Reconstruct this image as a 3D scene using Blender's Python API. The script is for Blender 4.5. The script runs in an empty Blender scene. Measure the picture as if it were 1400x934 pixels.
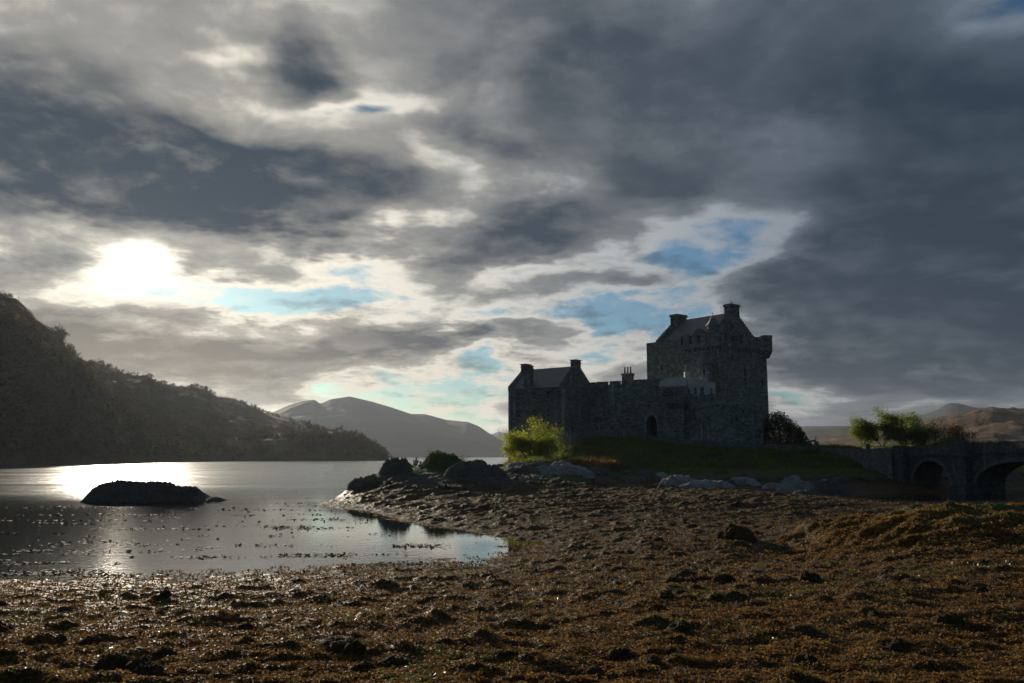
import bpy, math, random
import numpy as np
from mathutils import Vector, Matrix

S = bpy.context.scene
COL = S.collection
R = math.radians

# ------------------------------------------------------------------ camera
PITCH = math.atan(156.5 / 1166.67)
CAM_Z = 4.0
FPX = 1166.67
cam_data = bpy.data.cameras.new("camera")
cam_data.sensor_width = 36.0
cam_data.lens = 30.0
cam_data.clip_start = 0.1
cam_data.clip_end = 60000.0
cam = bpy.data.objects.new("camera", cam_data)
cam.location = (0, 0, CAM_Z)
cam.rotation_euler = (math.pi / 2 + PITCH, 0, 0)
COL.objects.link(cam)
S.camera = cam

S.view_settings.view_transform = 'Standard'
S.view_settings.look = 'None'
S.view_settings.gamma = 1.0
S.view_settings.use_curve_mapping = False
S.view_settings.exposure = 0.0
S.cycles.use_denoising = True
S.cycles.max_bounces = 5
S.cycles.diffuse_bounces = 2
S.cycles.glossy_bounces = 3
S.cycles.transmission_bounces = 3
S.cycles.transparent_max_bounces = 6
S.cycles.volume_bounces = 0
S.cycles.sample_clamp_indirect = 4.0
S.cycles.sample_clamp_direct = 14.0
S.cycles.caustics_reflective = False
S.cycles.caustics_refractive = False

C_, S_ = math.cos(PITCH), math.sin(PITCH)


def ray(px, py):
    """direction of a sight line measured on the survey photograph (1400 x 934)"""
    x = (px - 700.0) / FPX
    y = (467.0 - py) / FPX
    return Vector((x, C_ - y * S_, S_ + y * C_))


def at(px, py, Y):
    d = ray(px, py)
    t = Y / d.y
    return Vector((d.x * t, Y, CAM_Z + d.z * t))


def on_level(px, py, z):
    d = ray(px, py)
    t = (z - CAM_Z) / d.z
    return Vector((d.x * t, d.y * t, z))


SUN_DIR = ray(187, 358).normalized()
SUN_AZ = math.atan2(SUN_DIR.x, SUN_DIR.y)
SUN_EL = math.asin(SUN_DIR.z)


# ------------------------------------------------------------------ node expression helper
class X:
    """a socket of a node tree that can be used in plain arithmetic"""
    def __init__(self, nt, s):
        self.nt, self.s = nt, s

    def _b(self, op, o, rev=False):
        a, b = (o, self) if rev else (self, o)
        return mth(self.nt, op, a, b)

    def __add__(self, o): return self._b('ADD', o)
    def __radd__(self, o): return self._b('ADD', o, True)
    def __sub__(self, o): return self._b('SUBTRACT', o)
    def __rsub__(self, o): return self._b('SUBTRACT', o, True)
    def __mul__(self, o): return self._b('MULTIPLY', o)
    def __rmul__(self, o): return self._b('MULTIPLY', o, True)
    def __truediv__(self, o): return self._b('DIVIDE', o)
    def __rtruediv__(self, o): return self._b('DIVIDE', o, True)
    def __pow__(self, o): return self._b('POWER', o)
    def __neg__(self): return self._b('MULTIPLY', -1.0)


def put(nt, sock, v):
    if isinstance(v, X):
        nt.links.new(v.s, sock)
    elif v is not None:
        sock.default_value = v


def mth(nt, op, *a, clamp=False):
    n = nt.nodes.new('ShaderNodeMath')
    n.operation = op
    n.use_clamp = clamp
    for i, v in enumerate(a):
        put(nt, n.inputs[i], v)
    return X(nt, n.outputs[0])


def smooth(nt, v, a, b, to0=0.0, to1=1.0):
    n = nt.nodes.new('ShaderNodeMapRange')
    n.interpolation_type = 'SMOOTHSTEP'
    put(nt, n.inputs['Value'], v)
    n.inputs['From Min'].default_value = a
    n.inputs['From Max'].default_value = b
    n.inputs['To Min'].default_value = to0
    n.inputs['To Max'].default_value = to1
    return X(nt, n.outputs[0])


def xyz(nt, x, y, z):
    n = nt.nodes.new('ShaderNodeCombineXYZ')
    for i, v in enumerate((x, y, z)):
        put(nt, n.inputs[i], v)
    return X(nt, n.outputs[0])


def split(nt, v):
    n = nt.nodes.new('ShaderNodeSeparateXYZ')
    put(nt, n.inputs[0], v)
    return [X(nt, o) for o in n.outputs]


def vmath(nt, op, a, b=None, out=0):
    n = nt.nodes.new('ShaderNodeVectorMath')
    n.operation = op
    put(nt, n.inputs[0], a)
    if b is not None:
        put(nt, n.inputs[1], b)
    return X(nt, n.outputs[out])


def noise(nt, vec, scale, detail=4.0, rough=0.5, dist=0.0, color=False, kind='FBM', lac=2.0):
    n = nt.nodes.new('ShaderNodeTexNoise')
    n.noise_type = kind
    n.normalize = True
    put(nt, n.inputs['Vector'], vec)
    n.inputs['Scale'].default_value = scale
    n.inputs['Detail'].default_value = detail
    n.inputs['Roughness'].default_value = rough
    n.inputs['Distortion'].default_value = dist
    n.inputs['Lacunarity'].default_value = lac
    return X(nt, n.outputs['Color' if color else 'Fac'])


def mixc(nt, f, a, b, mode='MIX'):
    n = nt.nodes.new('ShaderNodeMix')
    n.data_type = 'RGBA'
    n.blend_type = mode
    n.clamp_factor = True
    put(nt, n.inputs['Factor'], f)
    for nm, v in (('A', a), ('B', b)):
        s = [i for i in n.inputs if i.name == nm and i.type == 'RGBA'][0]
        if isinstance(v, X):
            nt.links.new(v.s, s)
        else:
            s.default_value = (*v, 1.0)
    return X(nt, [o for o in n.outputs if o.type == 'RGBA'][0])


def scalec(nt, c, f):
    return vmath(nt, 'MULTIPLY', c, xyz(nt, f, f, f))


# ------------------------------------------------------------------ sky
world = bpy.data.worlds.new("World")
S.world = world
world.use_nodes = True
def build_sky():
    nt = world.node_tree
    nt.nodes.clear()
    tc = nt.nodes.new('ShaderNodeTexCoord')
    D = X(nt, tc.outputs['Generated'])
    dx, dy, dz = split(nt, D)
    zc = mth(nt, 'MAXIMUM', dz, 0.0)
    az = mth(nt, 'ARCTAN2', dx, dy)
    el = mth(nt, 'ARCSINE', mth(nt, 'MINIMUM', zc, 0.999))

    # a flat cloud deck high above: direction -> point on the deck
    q = zc + 0.10
    P = xyz(nt, dx / q, dy / q, 0.0)
    q2 = zc + 0.24
    Q = xyz(nt, dx / q2 * 1.25, dy / q2 * 1.25, 0.0)
    n_big = noise(nt, P, 1.15, 3.0, 0.50, 0.2)
    n_mid = noise(nt, Q, 2.5, 9.0, 0.56, 0.15)
    P2 = vmath(nt, 'ADD', Q, (SUN_DIR.x * 0.07, SUN_DIR.y * 0.07, 0.0))
    n_mid2 = noise(nt, P2, 2.5, 5.0, 0.56, 0.15)
    wcol = noise(nt, P, 1.0, 5.0, 0.6, 0.0, color=True)
    wx, wy, wz = split(nt, wcol)
    sq = mth(nt, 'MINIMUM', el + 0.06, 0.35)
    waz = az + (wx - 0.5) * sq * 1.05
    wel = el + (wy - 0.5) * sq * 0.60
    V = xyz(nt, waz, wel, 0.0)

    def blob(px, py, rx, ry, rot, amp):
        d = ray(px, py)
        a = math.atan2(d.x, d.y)
        e = math.atan2(d.z, math.hypot(d.x, d.y))
        k = 1.0 / FPX / math.hypot(1.0, d.x)
        sx, sy = 1.0 / (rx * k), 1.0 / (ry * k)
        m = nt.nodes.new('ShaderNodeMapping')
        m.vector_type = 'TEXTURE'
        put(nt, m.inputs['Vector'], V)
        m.inputs['Location'].default_value = (a, e, 0)
        m.inputs['Rotation'].default_value = (0, 0, R(rot))
        m.inputs['Scale'].default_value = (1 / sx, 1 / sy, 1)
        v = X(nt, m.outputs[0])
        r2 = vmath(nt, 'DOT_PRODUCT', v, v, out=1)
        g = mth(nt, 'POWER', math.exp(-1), r2)
        return g * amp

    T = 0.68 + (n_big - 0.5) * 0.85 + (n_mid - 0.5) * smooth(nt, el, 0.0, 0.16, 0.55, 1.45)
    # small puffs and streaks low over the loch
    puff = noise(nt, xyz(nt, az * 1.0 + (wx - .5) * .1, el * 2.8, 0.0), 9.0, 8.0, 0.63, 0.3)
    low = smooth(nt, el, 0.30, 0.10)
    T = T + (puff - 0.5) * low * 1.7
    for b in SKY_BLOBS:
        T = T + blob(*b)

    # closeness to the sun
    sd = vmath(nt, 'DOT_PRODUCT', D, tuple(SUN_DIR), out=1)
    sd = mth(nt, 'MAXIMUM', sd, 0.0)
    wide = sd ** 4.0
    warm = sd ** 9.0
    mid = sd ** 22.0
    near = sd ** 330.0
    core = sd ** 5000.0

    sky = nt.nodes.new('ShaderNodeTexSky')
    sky.sky_type = 'NISHITA'
    sky.sun_disc = False
    sky.sun_elevation = SUN_EL
    sky.sun_rotation = SUN_AZ
    sky.altitude = 0
    sky.air_density = 1.0
    sky.dust_density = 0.6
    sky.ozone_density = 2.0
    clear = scalec(nt, X(nt, sky.outputs[0]), 0.36)          # relative to the clouds; the Background scales all by 0.15
    clear = vmath(nt, 'MULTIPLY', clear, (0.58, 0.92, 1.18))

    lit = mixc(nt, wide, (0.78, 1.02, 1.36), (2.2, 2.7, 3.3))
    lit = mixc(nt, warm, lit, (6.0, 5.4, 4.45))
    lit = mixc(nt, mid, lit, (7.0, 6.5, 5.5))
    dark = mixc(nt, wide, (0.125, 0.235, 0.40), (0.21, 0.34, 0.52))
    lowel = smooth(nt, el, 0.22, 0.08)
    dark = mixc(nt, mid * lowel * 1.3, dark, (1.55, 1.32, 1.08))
    lit = mixc(nt, smooth(nt, el, 0.20, 0.05) * wide, lit, (5.2, 4.7, 3.8))
    grey = mixc(nt, 0.36, dark, lit)
    edge = (n_mid - n_mid2) * 2.0                             # the side of a cloud turned to the sun is lighter
    c = mixc(nt, smooth(nt, T, 0.20, 0.45), clear, lit)
    c = mixc(nt, smooth(nt, T, 0.48, 0.72), c, grey)
    fold = smooth(nt, n_mid * .6 + n_mid2 * .4 - (n_mid2 - n_mid) * .8, 0.44, 0.66)
    c = mixc(nt, smooth(nt, T, 0.64, 1.08) * (1.0 - fold * 0.34), c, dark)
    c = mixc(nt, smooth(nt, edge, 0.04, 0.42) * smooth(nt, T, 1.2, 0.6, 0.10, 0.42), c, lit)
    c = mixc(nt, smooth(nt, edge, 0.0, -0.36) * 0.5, c, dark)
    thin = smooth(nt, T, 0.95, 0.45, 0.10, 1.0)
    ga = az * 0.75 + waz * 0.25 - SUN_AZ
    ge = (el * 0.75 + wel * 0.25 - SUN_EL) * 1.6
    g2 = ga * ga + ge * ge + (puff - .5) * 0.0016
    core = mth(nt, 'POWER', math.exp(-1), mth(nt, 'MAXIMUM', g2, 0.0) * 1300.0)
    glow = near * 1.1 + core * 26.0
    gc = mixc(nt, core, (1.0, 0.88, 0.68), (1.0, 0.97, 0.9))
    c = vmath(nt, 'ADD', c, scalec(nt, gc, glow * thin))
    # below the horizon and behind the viewer the overcast is an even dull blue
    back = smooth(nt, dy, 0.25, -0.35)
    c = mixc(nt, back * 0.85, c, (0.32, 0.60, 0.86))
    bg = nt.nodes.new('ShaderNodeBackground')
    put(nt, bg.inputs['Color'], c)
    bg.inputs['Strength'].default_value = 0.15
    out = nt.nodes.new('ShaderNodeOutputWorld')
    nt.links.new(bg.outputs[0], out.inputs[0])


SKY_BLOBS = [
    # px, py, rx, ry, rot, amount   (positive = thick cloud, negative = clear)
    (130, 225, 260, 85, 0, 0.50), (20, 110, 130, 80, 0, 0.22),
    (395, 85, 60, 50, -20, 0.45), (820, 80, 230, 90, 10, 0.32), (870, 210, 130, 70, 0, 0.22),
    (1300, 300, 200, 230, 0, 0.50), (1270, 470, 230, 80, 0, 0.45), (1180, 420, 90, 40, 0, 0.25),
    (1130, 110, 230, 100, 0, 0.22),
    (720, 312, 110, 32, 0, 0.42), (500, 285, 110, 34, 0, 0.34), (640, 200, 90, 50, 0, 0.28), (330, 250, 150, 50, 0, 0.30),
    (250, 482, 190, 44, 0, 0.55), (590, 470, 200, 13, 2, 0.45), (60, 470, 100, 40, 0, 0.35),
    (1060, 385, 110, 22, 8, 0.22), (850, 385, 80, 16, 0, 0.2),
    (318, 70, 55, 28, 0, 0.16),
    # clear
    (480, 392, 190, 30, 3, -0.30), (290, 398, 150, 22, 0, -0.42),
    (985, 332, 80, 15, 0, -0.30), (1080, 303, 30, 10, 0, -0.10), (1075, 345, 60, 14, 8, 0.16),
    (925, 378, 50, 32, 30, -0.30), (760, 445, 150, 32, 0, -0.34), (850, 460, 70, 40, 0, -0.36),
    (620, 525, 150, 24, 0, -0.36), (660, 560, 60, 34, 0, -0.2),
    (300, 76, 110, 9, 5, -0.16), (520, 138, 130, 14, 8, -0.26),
    (1170, 190, 110, 34, -15, -0.30), (1370, 20, 140, 50, 0, -0.22),
    (187, 360, 80, 26, 0, -0.34),
    # bright thin cloud
    (470, 20, 150, 36, 0, -0.16), (400, 328, 260, 20, 0, -0.26), (760, 352, 200, 20, 3, -0.26),
    (920, 285, 150, 24, -12, -0.28), (690, 150, 60, 36, 0, -0.24),
    (570, 235, 60, 40, 60, -0.26), (1130, 540, 160, 24, 0, -0.36), (470, 545, 170, 28, 0, -0.30),
]
build_sky()

sun_data = bpy.data.lights.new("sun", 'SUN')
sun_data.energy = 5.0
sun_data.angle = R(0.53)
sun_data.color = (1.0, 0.88, 0.70)
sun = bpy.data.objects.new("sun", sun_data)
sun.rotation_euler = (-SUN_DIR).to_track_quat('-Z', 'Y').to_euler()
sun.location = (-60, 40, 60)
COL.objects.link(sun)
# ------------------------------------------------------------------ tagging and mesh helpers
def tag(o, label=None, cat=None, group=None, kind=None):
    if label: o['label'] = label
    if cat: o['category'] = cat
    if group: o['group'] = group
    if kind: o['kind'] = kind
    return o


def empty(name, loc, rz=0.0):
    o = bpy.data.objects.new(name, None)
    o.empty_display_size = 0.5
    o.location = loc
    o.rotation_euler = (0, 0, rz)
    COL.objects.link(o)
    return o


def link(name, me, mat=None, parent=None):
    """meshes are written in world metres; a parent is an Empty, so the offset is taken back here"""
    o = bpy.data.objects.new(name, me)
    COL.objects.link(o)
    if mat is not None and not me.materials:
        for m in (mat if isinstance(mat, (list, tuple)) else [mat]):
            me.materials.append(m)
    if parent is not None:
        o.parent = parent
    return o


def np_mesh(name, V, F, smooth_=False, mats=None, mi=None, uv=None):
    """fast mesh from arrays; F is (n,3) or (n,4)"""
    me = bpy.data.meshes.new(name)
    V = np.asarray(V, dtype=np.float32)
    F = np.asarray(F, dtype=np.int32)
    n, k = F.shape
    me.vertices.add(len(V))
    me.vertices.foreach_set('co', V.ravel())
    me.loops.add(n * k)
    me.loops.foreach_set('vertex_index', F.ravel())
    me.polygons.add(n)
    me.polygons.foreach_set('loop_start', np.arange(0, n * k, k, dtype=np.int32))
    me.polygons.foreach_set('loop_total', np.full(n, k, dtype=np.int32))
    if smooth_:
        me.polygons.foreach_set('use_smooth', np.ones(n, dtype=bool))
    for m in mats or []:
        me.materials.append(m)
    if mi is not None:
        me.polygons.foreach_set('material_index', np.asarray(mi, dtype=np.int32))
    me.update(calc_edges=True)
    return me


class MB:
    """collects polygons, makes one mesh"""
    def __init__(self):
        self.v, self.f = [], []

    def poly(self, pts):
        i = len(self.v)
        self.v += [tuple(p) for p in pts]
        self.f.append(tuple(range(i, i + len(pts))))

    def prism(self, plan, z0, z1, cap=True, z1s=None, z0s=None):
        """upright prism over a counter-clockwise plan"""
        n = len(plan)
        lo = [(p[0], p[1], (z0s[i] if z0s else z0)) for i, p in enumerate(plan)]
        hi = [(p[0], p[1], (z1s[i] if z1s else z1)) for i, p in enumerate(plan)]
        for i in range(n):
            j = (i + 1) % n
            self.poly([lo[i], lo[j], hi[j], hi[i]])
        if cap:
            self.poly(hi)
            self.poly(lo[::-1])

    def cone(self, c, r0, r1, z0, z1, n=16, cap=True):
        a = [2 * math.pi * i / n for i in range(n)]
        lo = [(c[0] + r0 * math.cos(t), c[1] + r0 * math.sin(t), z0) for t in a]
        hi = [(c[0] + r1 * math.cos(t), c[1] + r1 * math.sin(t), z1) for t in a]
        for i in range(n):
            j = (i + 1) % n
            if r1 > 1e-4:
                self.poly([lo[i], lo[j], hi[j], hi[i]])
            else:
                self.poly([lo[i], lo[j], (c[0], c[1], z1)])
        if cap:
            if r1 > 1e-4: self.poly(hi)
            self.poly(lo[::-1])

    def tube(self, pts, radii, n=7):
        pts = [Vector(p) for p in pts]
        rings = []
        for i, p in enumerate(pts):
            d = (pts[min(i + 1, len(pts) - 1)] - pts[max(i - 1, 0)]).normalized()
            a = d.orthogonal().normalized() if i == 0 else (prev - d * prev.dot(d)).normalized()
            prev = a
            b = d.cross(a)
            rings.append([p + (a * math.cos(2 * math.pi * k / n) + b * math.sin(2 * math.pi * k / n)) * radii[i] for k in range(n)])
        i0 = len(self.v)
        for r in rings: self.v += [tuple(q) for q in r]
        for i in range(len(rings) - 1):
            for k in range(n):
                k2 = (k + 1) % n
                self.f.append((i0 + i * n + k, i0 + i * n + k2, i0 + (i + 1) * n + k2, i0 + (i + 1) * n + k))
        self.f.append(tuple(i0 + k for k in range(n))[::-1])
        self.f.append(tuple(i0 + (len(rings) - 1) * n + k for k in range(n)))

    def mesh(self, name, smooth_=False):
        me = bpy.data.meshes.new(name)
        me.from_pydata(self.v, [], self.f)
        if smooth_:
            me.polygons.foreach_set('use_smooth', [True] * len(me.polygons))
        me.update()
        return me

    def build(self, name, mat, parent=None, smooth_=False):
        me = self.mesh(name, smooth_)
        o = link(name, me, mat, parent)
        if parent is not None:
            o.matrix_parent_inverse = world_of(parent).inverted()
        return o


def world_of(o):
    m = Matrix.LocRotScale(o.location, o.rotation_euler, o.scale)
    if o.parent is not None:
        m = world_of(o.parent) @ o.matrix_parent_inverse @ m
    return m


def attach(o, parent):
    o.parent = parent
    o.matrix_parent_inverse = world_of(parent).inverted()
    return o


# ------------------------------------------------------------------ numeric noise
_rng = np.random.default_rng(7)
_PERM = _rng.permutation(4096).astype(np.int64)
_GR = _rng.uniform(0, 2 * np.pi, 4096)
_GX, _GY = np.cos(_GR), np.sin(_GR)


def pnoise(x, y):
    xi, yi = np.floor(x).astype(np.int64), np.floor(y).astype(np.int64)
    xf, yf = x - xi, y - yi
    u, v = xf * xf * xf * (xf * (xf * 6 - 15) + 10), yf * yf * yf * (yf * (yf * 6 - 15) + 10)

    def g(ix, iy, fx, fy):
        h = _PERM[(_PERM[ix & 4095] + iy) & 4095]
        return _GX[h] * fx + _GY[h] * fy
    a, b = g(xi, yi, xf, yf), g(xi + 1, yi, xf - 1, yf)
    c, d = g(xi, yi + 1, xf, yf - 1), g(xi + 1, yi + 1, xf - 1, yf - 1)
    return (a + u * (b - a)) * (1 - v) + (c + u * (d - c)) * v


def fbm(x, y, octaves=5, gain=0.5, ridged=False, lac=2.03):
    s = np.zeros_like(x, dtype=float)
    a, f, tot = 1.0, 1.0, 0.0
    for i in range(octaves):
        n = pnoise(x * f + 17.3 * i, y * f - 9.1 * i) * 1.5
        s += a * ((1 - 2 * np.abs(n)) if ridged else n)
        tot += a
        a *= gain
        f *= lac
    return s / tot


def sstep(x, a, b):
    t = np.clip((x - a) / (b - a), 0, 1)
    return t * t * (3 - 2 * t)


# ------------------------------------------------------------------ materials
def material(name):
    m = bpy.data.materials.new(name)
    m.use_nodes = True
    nt = m.node_tree
    bs = [n for n in nt.nodes if n.type == 'BSDF_PRINCIPLED'][0]
    return m, nt, bs


def wpos(nt):
    g = nt.nodes.new('ShaderNodeNewGeometry')
    return X(nt, g.outputs['Position'])


def island(nt):
    g = nt.nodes.new('ShaderNodeNewGeometry')
    return X(nt, g.outputs['Random Per Island'])


def bump(nt, bs, h, strength=0.5, dist=0.05, prev=None):
    n = nt.nodes.new('ShaderNodeBump')
    n.inputs['Strength'].default_value = strength
    n.inputs['Distance'].default_value = dist
    put(nt, n.inputs['Height'], h)
    if prev is not None:
        nt.links.new(prev.outputs[0], n.inputs['Normal'])
    nt.links.new(n.outputs[0], bs.inputs['Normal'])
    return n


def ramp(nt, v, stops):
    n = nt.nodes.new('ShaderNodeValToRGB')
    put(nt, n.inputs[0], v)
    e = n.color_ramp.elements
    while len(e) > 1: e.remove(e[-1])
    e[0].position, e[0].color = stops[0][0], (*stops[0][1], 1)
    for p, c in stops[1:]:
        k = e.new(p)
        k.color = (*c, 1)
    return X(nt, n.outputs[0])


def plain(name, c, rough=0.7, var=0.25, scale=6.0, metal=0.0):
    m, nt, bs = material(name)
    n = noise(nt, wpos(nt), scale, 5, 0.6)
    put(nt, bs.inputs['Base Color'], mixc(nt, n, tuple(v * (1 - var) for v in c), tuple(v * (1 + var) for v in c)))
    bs.inputs['Roughness'].default_value = rough
    bs.inputs['Metallic'].default_value = metal
    return m


def stone(name, tint=(1, 1, 1), level=0.22, block=1.0, contrast=1.0):
    """coursed rubble masonry: blocks of uneven tone, joints, lichen and rain streaks"""
    m, nt, bs = material(name)
    p = wpos(nt)
    x, y, z = split(nt, p)
    g = nt.nodes.new('ShaderNodeNewGeometry')
    nx, ny, nz = split(nt, X(nt, g.outputs['Normal']))
    # run along the face, whichever way it turns
    run = y * mth(nt, 'ABSOLUTE', nx) + x * mth(nt, 'ABSOLUTE', ny) * mth(nt, 'SIGN', ny * nx * -1.0 + 0.0001)
    wob = noise(nt, p, 1.2, 3, 0.5)
    v = nt.nodes.new('ShaderNodeTexVoronoi')
    v.voronoi_dimensions = '3D'
    put(nt, v.inputs['Vector'], xyz(nt, x * (1.9 / block), y * (1.9 / block), (z + wob * 0.25) * (3.6 / block)))
    v.inputs['Scale'].default_value = 1.0
    cell = split(nt, X(nt, v.outputs['Color']))[0]
    e = nt.nodes.new('ShaderNodeTexVoronoi')
    e.feature = 'DISTANCE_TO_EDGE'
    put(nt, e.inputs['Vector'], xyz(nt, x * (1.9 / block), y * (1.9 / block), (z + wob * 0.25) * (3.6 / block)))
    joint = smooth(nt, X(nt, e.outputs['Distance']), 0.0, 0.09)
    big = noise(nt, p, 0.28, 6, 0.62)
    streak = noise(nt, xyz(nt, x * 1.3, y * 1.3, z * 0.12), 1.0, 5, 0.62)
    fine = noise(nt, p, 9.0, 5, 0.65)
    t = cell * 0.42 * contrast + fine * 0.35 + big * 0.5 * contrast + streak * 0.4 * contrast + (0.30 - 0.66 * contrast)
    c = ramp(nt, t, [(0.10, tuple(level * k * f for k, f in zip((0.26, 0.28, 0.27), tint))),
                     (0.45, tuple(level * k * f for k, f in zip((0.78, 0.78, 0.74), tint))),
                     (0.70, tuple(level * k * f for k, f in zip((1.2, 1.18, 1.1), tint))),
                     (0.95, tuple(level * k * f for k, f in zip((2.0, 2.0, 1.9), tint)))])
    c = mixc(nt, joint, tuple(level * 0.35 * f for f in tint), c)
    lime = smooth(nt, noise(nt, xyz(nt, x * 2.0, y * 2.0, z * 0.10), 1.0, 4, 0.6), 0.60, 0.72) * smooth(nt, noise(nt, p, .35, 3, .5), .42, .6) * (.55 * contrast)
    c = mixc(nt, lime, c, tuple(min(.75, level * 2.3) * f for f in tint))
    moss = smooth(nt, noise(nt, p, 0.5, 6, 0.65), 0.56, 0.72) * 0.5
    c = mixc(nt, moss, c, (0.06, 0.075, 0.035))
    put(nt, bs.inputs['Base Color'], c)
    bs.inputs['Roughness'].default_value = 0.92
    bump(nt, bs, joint * 0.6 + fine * 0.5 + cell * 0.5, 0.8, 0.06)
    return m


def slate(name, c=(0.10, 0.10, 0.11), rough=0.55):
    m, nt, bs = material(name)
    p = wpos(nt)
    x, y, z = split(nt, p)
    v = nt.nodes.new('ShaderNodeTexVoronoi')
    put(nt, v.inputs['Vector'], xyz(nt, x * 2.6, y * 2.6, z * 5.0))
    cell = split(nt, X(nt, v.outputs['Color']))[0]
    n = noise(nt, p, 1.1, 6, 0.65)
    t = cell * 0.6 + n * 0.6 - 0.1
    put(nt, bs.inputs['Base Color'], ramp(nt, t, [(0.1, tuple(k * 0.45 for k in c)), (0.55, c), (0.95, tuple(k * 2.0 for k in c))]))
    put(nt, bs.inputs['Roughness'], rough - cell * 0.15)
    bump(nt, bs, cell + n * 0.4, 0.7, 0.04)
    return m


def leaf_mat(name, stops, trans=0.5, rough=0.5, tint=(1.0, 1.0, 0.6)):
    """foliage: tone differs leaf by leaf, light shines through"""
    m, nt, bs = material(name)
    r = island(nt)
    n = noise(nt, wpos(nt), 0.9, 3, 0.6)
    c = ramp(nt, r * 0.6 + n * 0.55 - 0.1, stops)
    put(nt, bs.inputs['Base Color'], c)
    bs.inputs['Roughness'].default_value = rough
    tr = nt.nodes.new('ShaderNodeBsdfTranslucent')
    put(nt, tr.inputs['Color'], vmath(nt, 'MULTIPLY', c, tuple(1.5 * t for t in tint)))
    mx = nt.nodes.new('ShaderNodeMixShader')
    mx.inputs[0].default_value = trans
    out = [q for q in nt.nodes if q.type == 'OUTPUT_MATERIAL'][0]
    nt.links.new(bs.outputs[0], mx.inputs[1])
    nt.links.new(tr.outputs[0], mx.inputs[2])
    nt.links.new(mx.outputs[0], out.inputs[0])
    return m
# ------------------------------------------------------------------ the lie of the land
# surveyed spot heights: (px, py, z) on ground seen below the horizon, or (px, py, None, Y) / (X, Y, Z)
_CP = []


def cp(px, py, z):
    p = on_level(px, py, z)
    _CP.append((p.x, p.y, z))


def cy(px, py, Y):
    p = at(px, py, Y)
    _CP.append(tuple(p))


def cx(x, y, z):
    _CP.append((x, y, z))


for px in (-300, 0, 350, 700):
    cp(px, 930, 0.38); cp(px, 860, 0.24)
for px in (1050, 1400, 1700):
    cp(px, 930, 0.45); cp(px, 860, 0.45)
for x in (-14, 0, 14): cx(x, 5, 0.7)
for px, py in ((-200, 806), (0, 803), (150, 800), (300, 795), (450, 787), (600, 781), (690, 774)):
    cp(px, py, 0.03)
for px, py, z in ((760, 772, .12), (900, 775, .28), (1050, 780, .38), (1130, 790, .55), (1400, 800, .75), (1600, 800, .8)):
    cp(px, py, z)
for px, py, z in ((-200, 770, -.16), (0, 770, -.16), (200, 770, -.14), (400, 765, -.11), (600, 760, -.07), (690, 755, -.03),
                  (-200, 730, -.3), (0, 730, -.3), (200, 730, -.28), (400, 735, -.16), (560, 735, -.11), (660, 740, -.08),
                  (0, 695, -.6), (200, 700, -.5), (340, 700, -.2), (440, 700, -.12), (520, 715, -.10), (600, 728, -.09)):
    cp(px, py, z)
for px, py, z in ((440, 686, -.03), (465, 683, .06), (545, 703, .06), (570, 714, .04), (640, 724, .03), (700, 734, .02), (740, 742, .02),
                  (740, 760, .05), (800, 765, .16)):
    cp(px, py, z)
# the rocky point and the bank
for px, py, z in ((478, 676, .35), (505, 664, 1.0), (530, 652, 1.7), (552, 641, 2.5), (575, 643, 2.5), (610, 648, 2.1), (650, 648, 2.0),
                  (690, 647, 2.1), (740, 645, 2.1), (560, 680, .55), (620, 675, .7), (700, 672, .8), (800, 672, .72), (900, 672, .62), (980, 674, .6),
                  (620, 705, .25), (700, 708, .3), (800, 712, .34), (900, 700, .5), (900, 740, .42), (1000, 700, .52), (1000, 740, .45),
                  (1100, 740, .45), (1100, 680, .6), (1130, 703, .5), (1250, 700, .35),
                  (740, 636, 2.9), (700, 640, 2.5),
                   (1232, 670, .2), (1311, 674, .05), (1250, 688, .25), (1400, 688, .2), (1180, 685, .4),
                  (1340, 660, .0), (1500, 690, .3)):
    cp(px, py, z)
cx(-3.5, 112, -.6); cx(-14, 108, -1.5); cx(0, 118, -1.0); cx(-9, 105, -.8); cx(-22, 95, -1.2); cx(-20, 85, -.7); cx(-30, 75, -.8); cx(-45, 60, -.8)
cx(-2.5, 131, 1.2); cx(-6, 131, -1.2); cx(0, 145, -1.0); cx(8, 160, -1.2)
for px, py, Y in ((800, 635, 109), (860, 636, 109), (950, 637, 109), (1040, 638, 108), (1100, 637, 108), (800, 648, 101), (860, 650, 103), (950, 651, 103), (1040, 652, 102),
                  (860, 661, 97), (950, 662, 97), (1040, 663, 96), (1100, 658, 101), (1165, 648, 104), (1170, 666, 97), (1130, 668, 95)):
    cy(px, py, Y)
for px, py, Y in ((772, 611, 123), (800, 602, 124.5), (830, 600, 124.8), (880, 602, 124), (900, 607, 123), (950, 612, 121.8), (1000, 615, 120), (1043, 617, 119),
                  (1100, 620, 116.5), (1150, 619, 115), (800, 616, 117), (880, 618, 116), (960, 622, 115), (1050, 625, 113), (1110, 628, 112), (735, 626, 119)):
    cy(px, py, Y)
for x, y, z in ((14, 132, 7.2), (22, 134, 7.2), (30, 130, 6.2), (38, 128, 5.6), (28, 145, 6.5), (38, 150, 6.0), (30, 165, 5.0), (20, 165, 3.5), (45, 150, 5.6),
                (48, 125, 5.2), (52, 135, 5.3), (60, 150, 5.6), (70, 150, 6.0), (80, 150, 6.0), (90, 140, 5.6), (50, 175, 4.0), (75, 180, 4.0), (46.0, 121, 4.7), (47, 113, 3.4), (53, 112, 3.0),
                (110, 130, 5.0), (120, 160, 5), (95, 120, 4.0), (80, 118, 2.0), (65, 122, 3.0), (75, 100, 0.6), (70, 80, 0.8), (95, 95, 2.5), (90, 70, 2.0), (62, 92, 0.0), (58, 106, 0.4)):
    cx(x, y, z)
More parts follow.
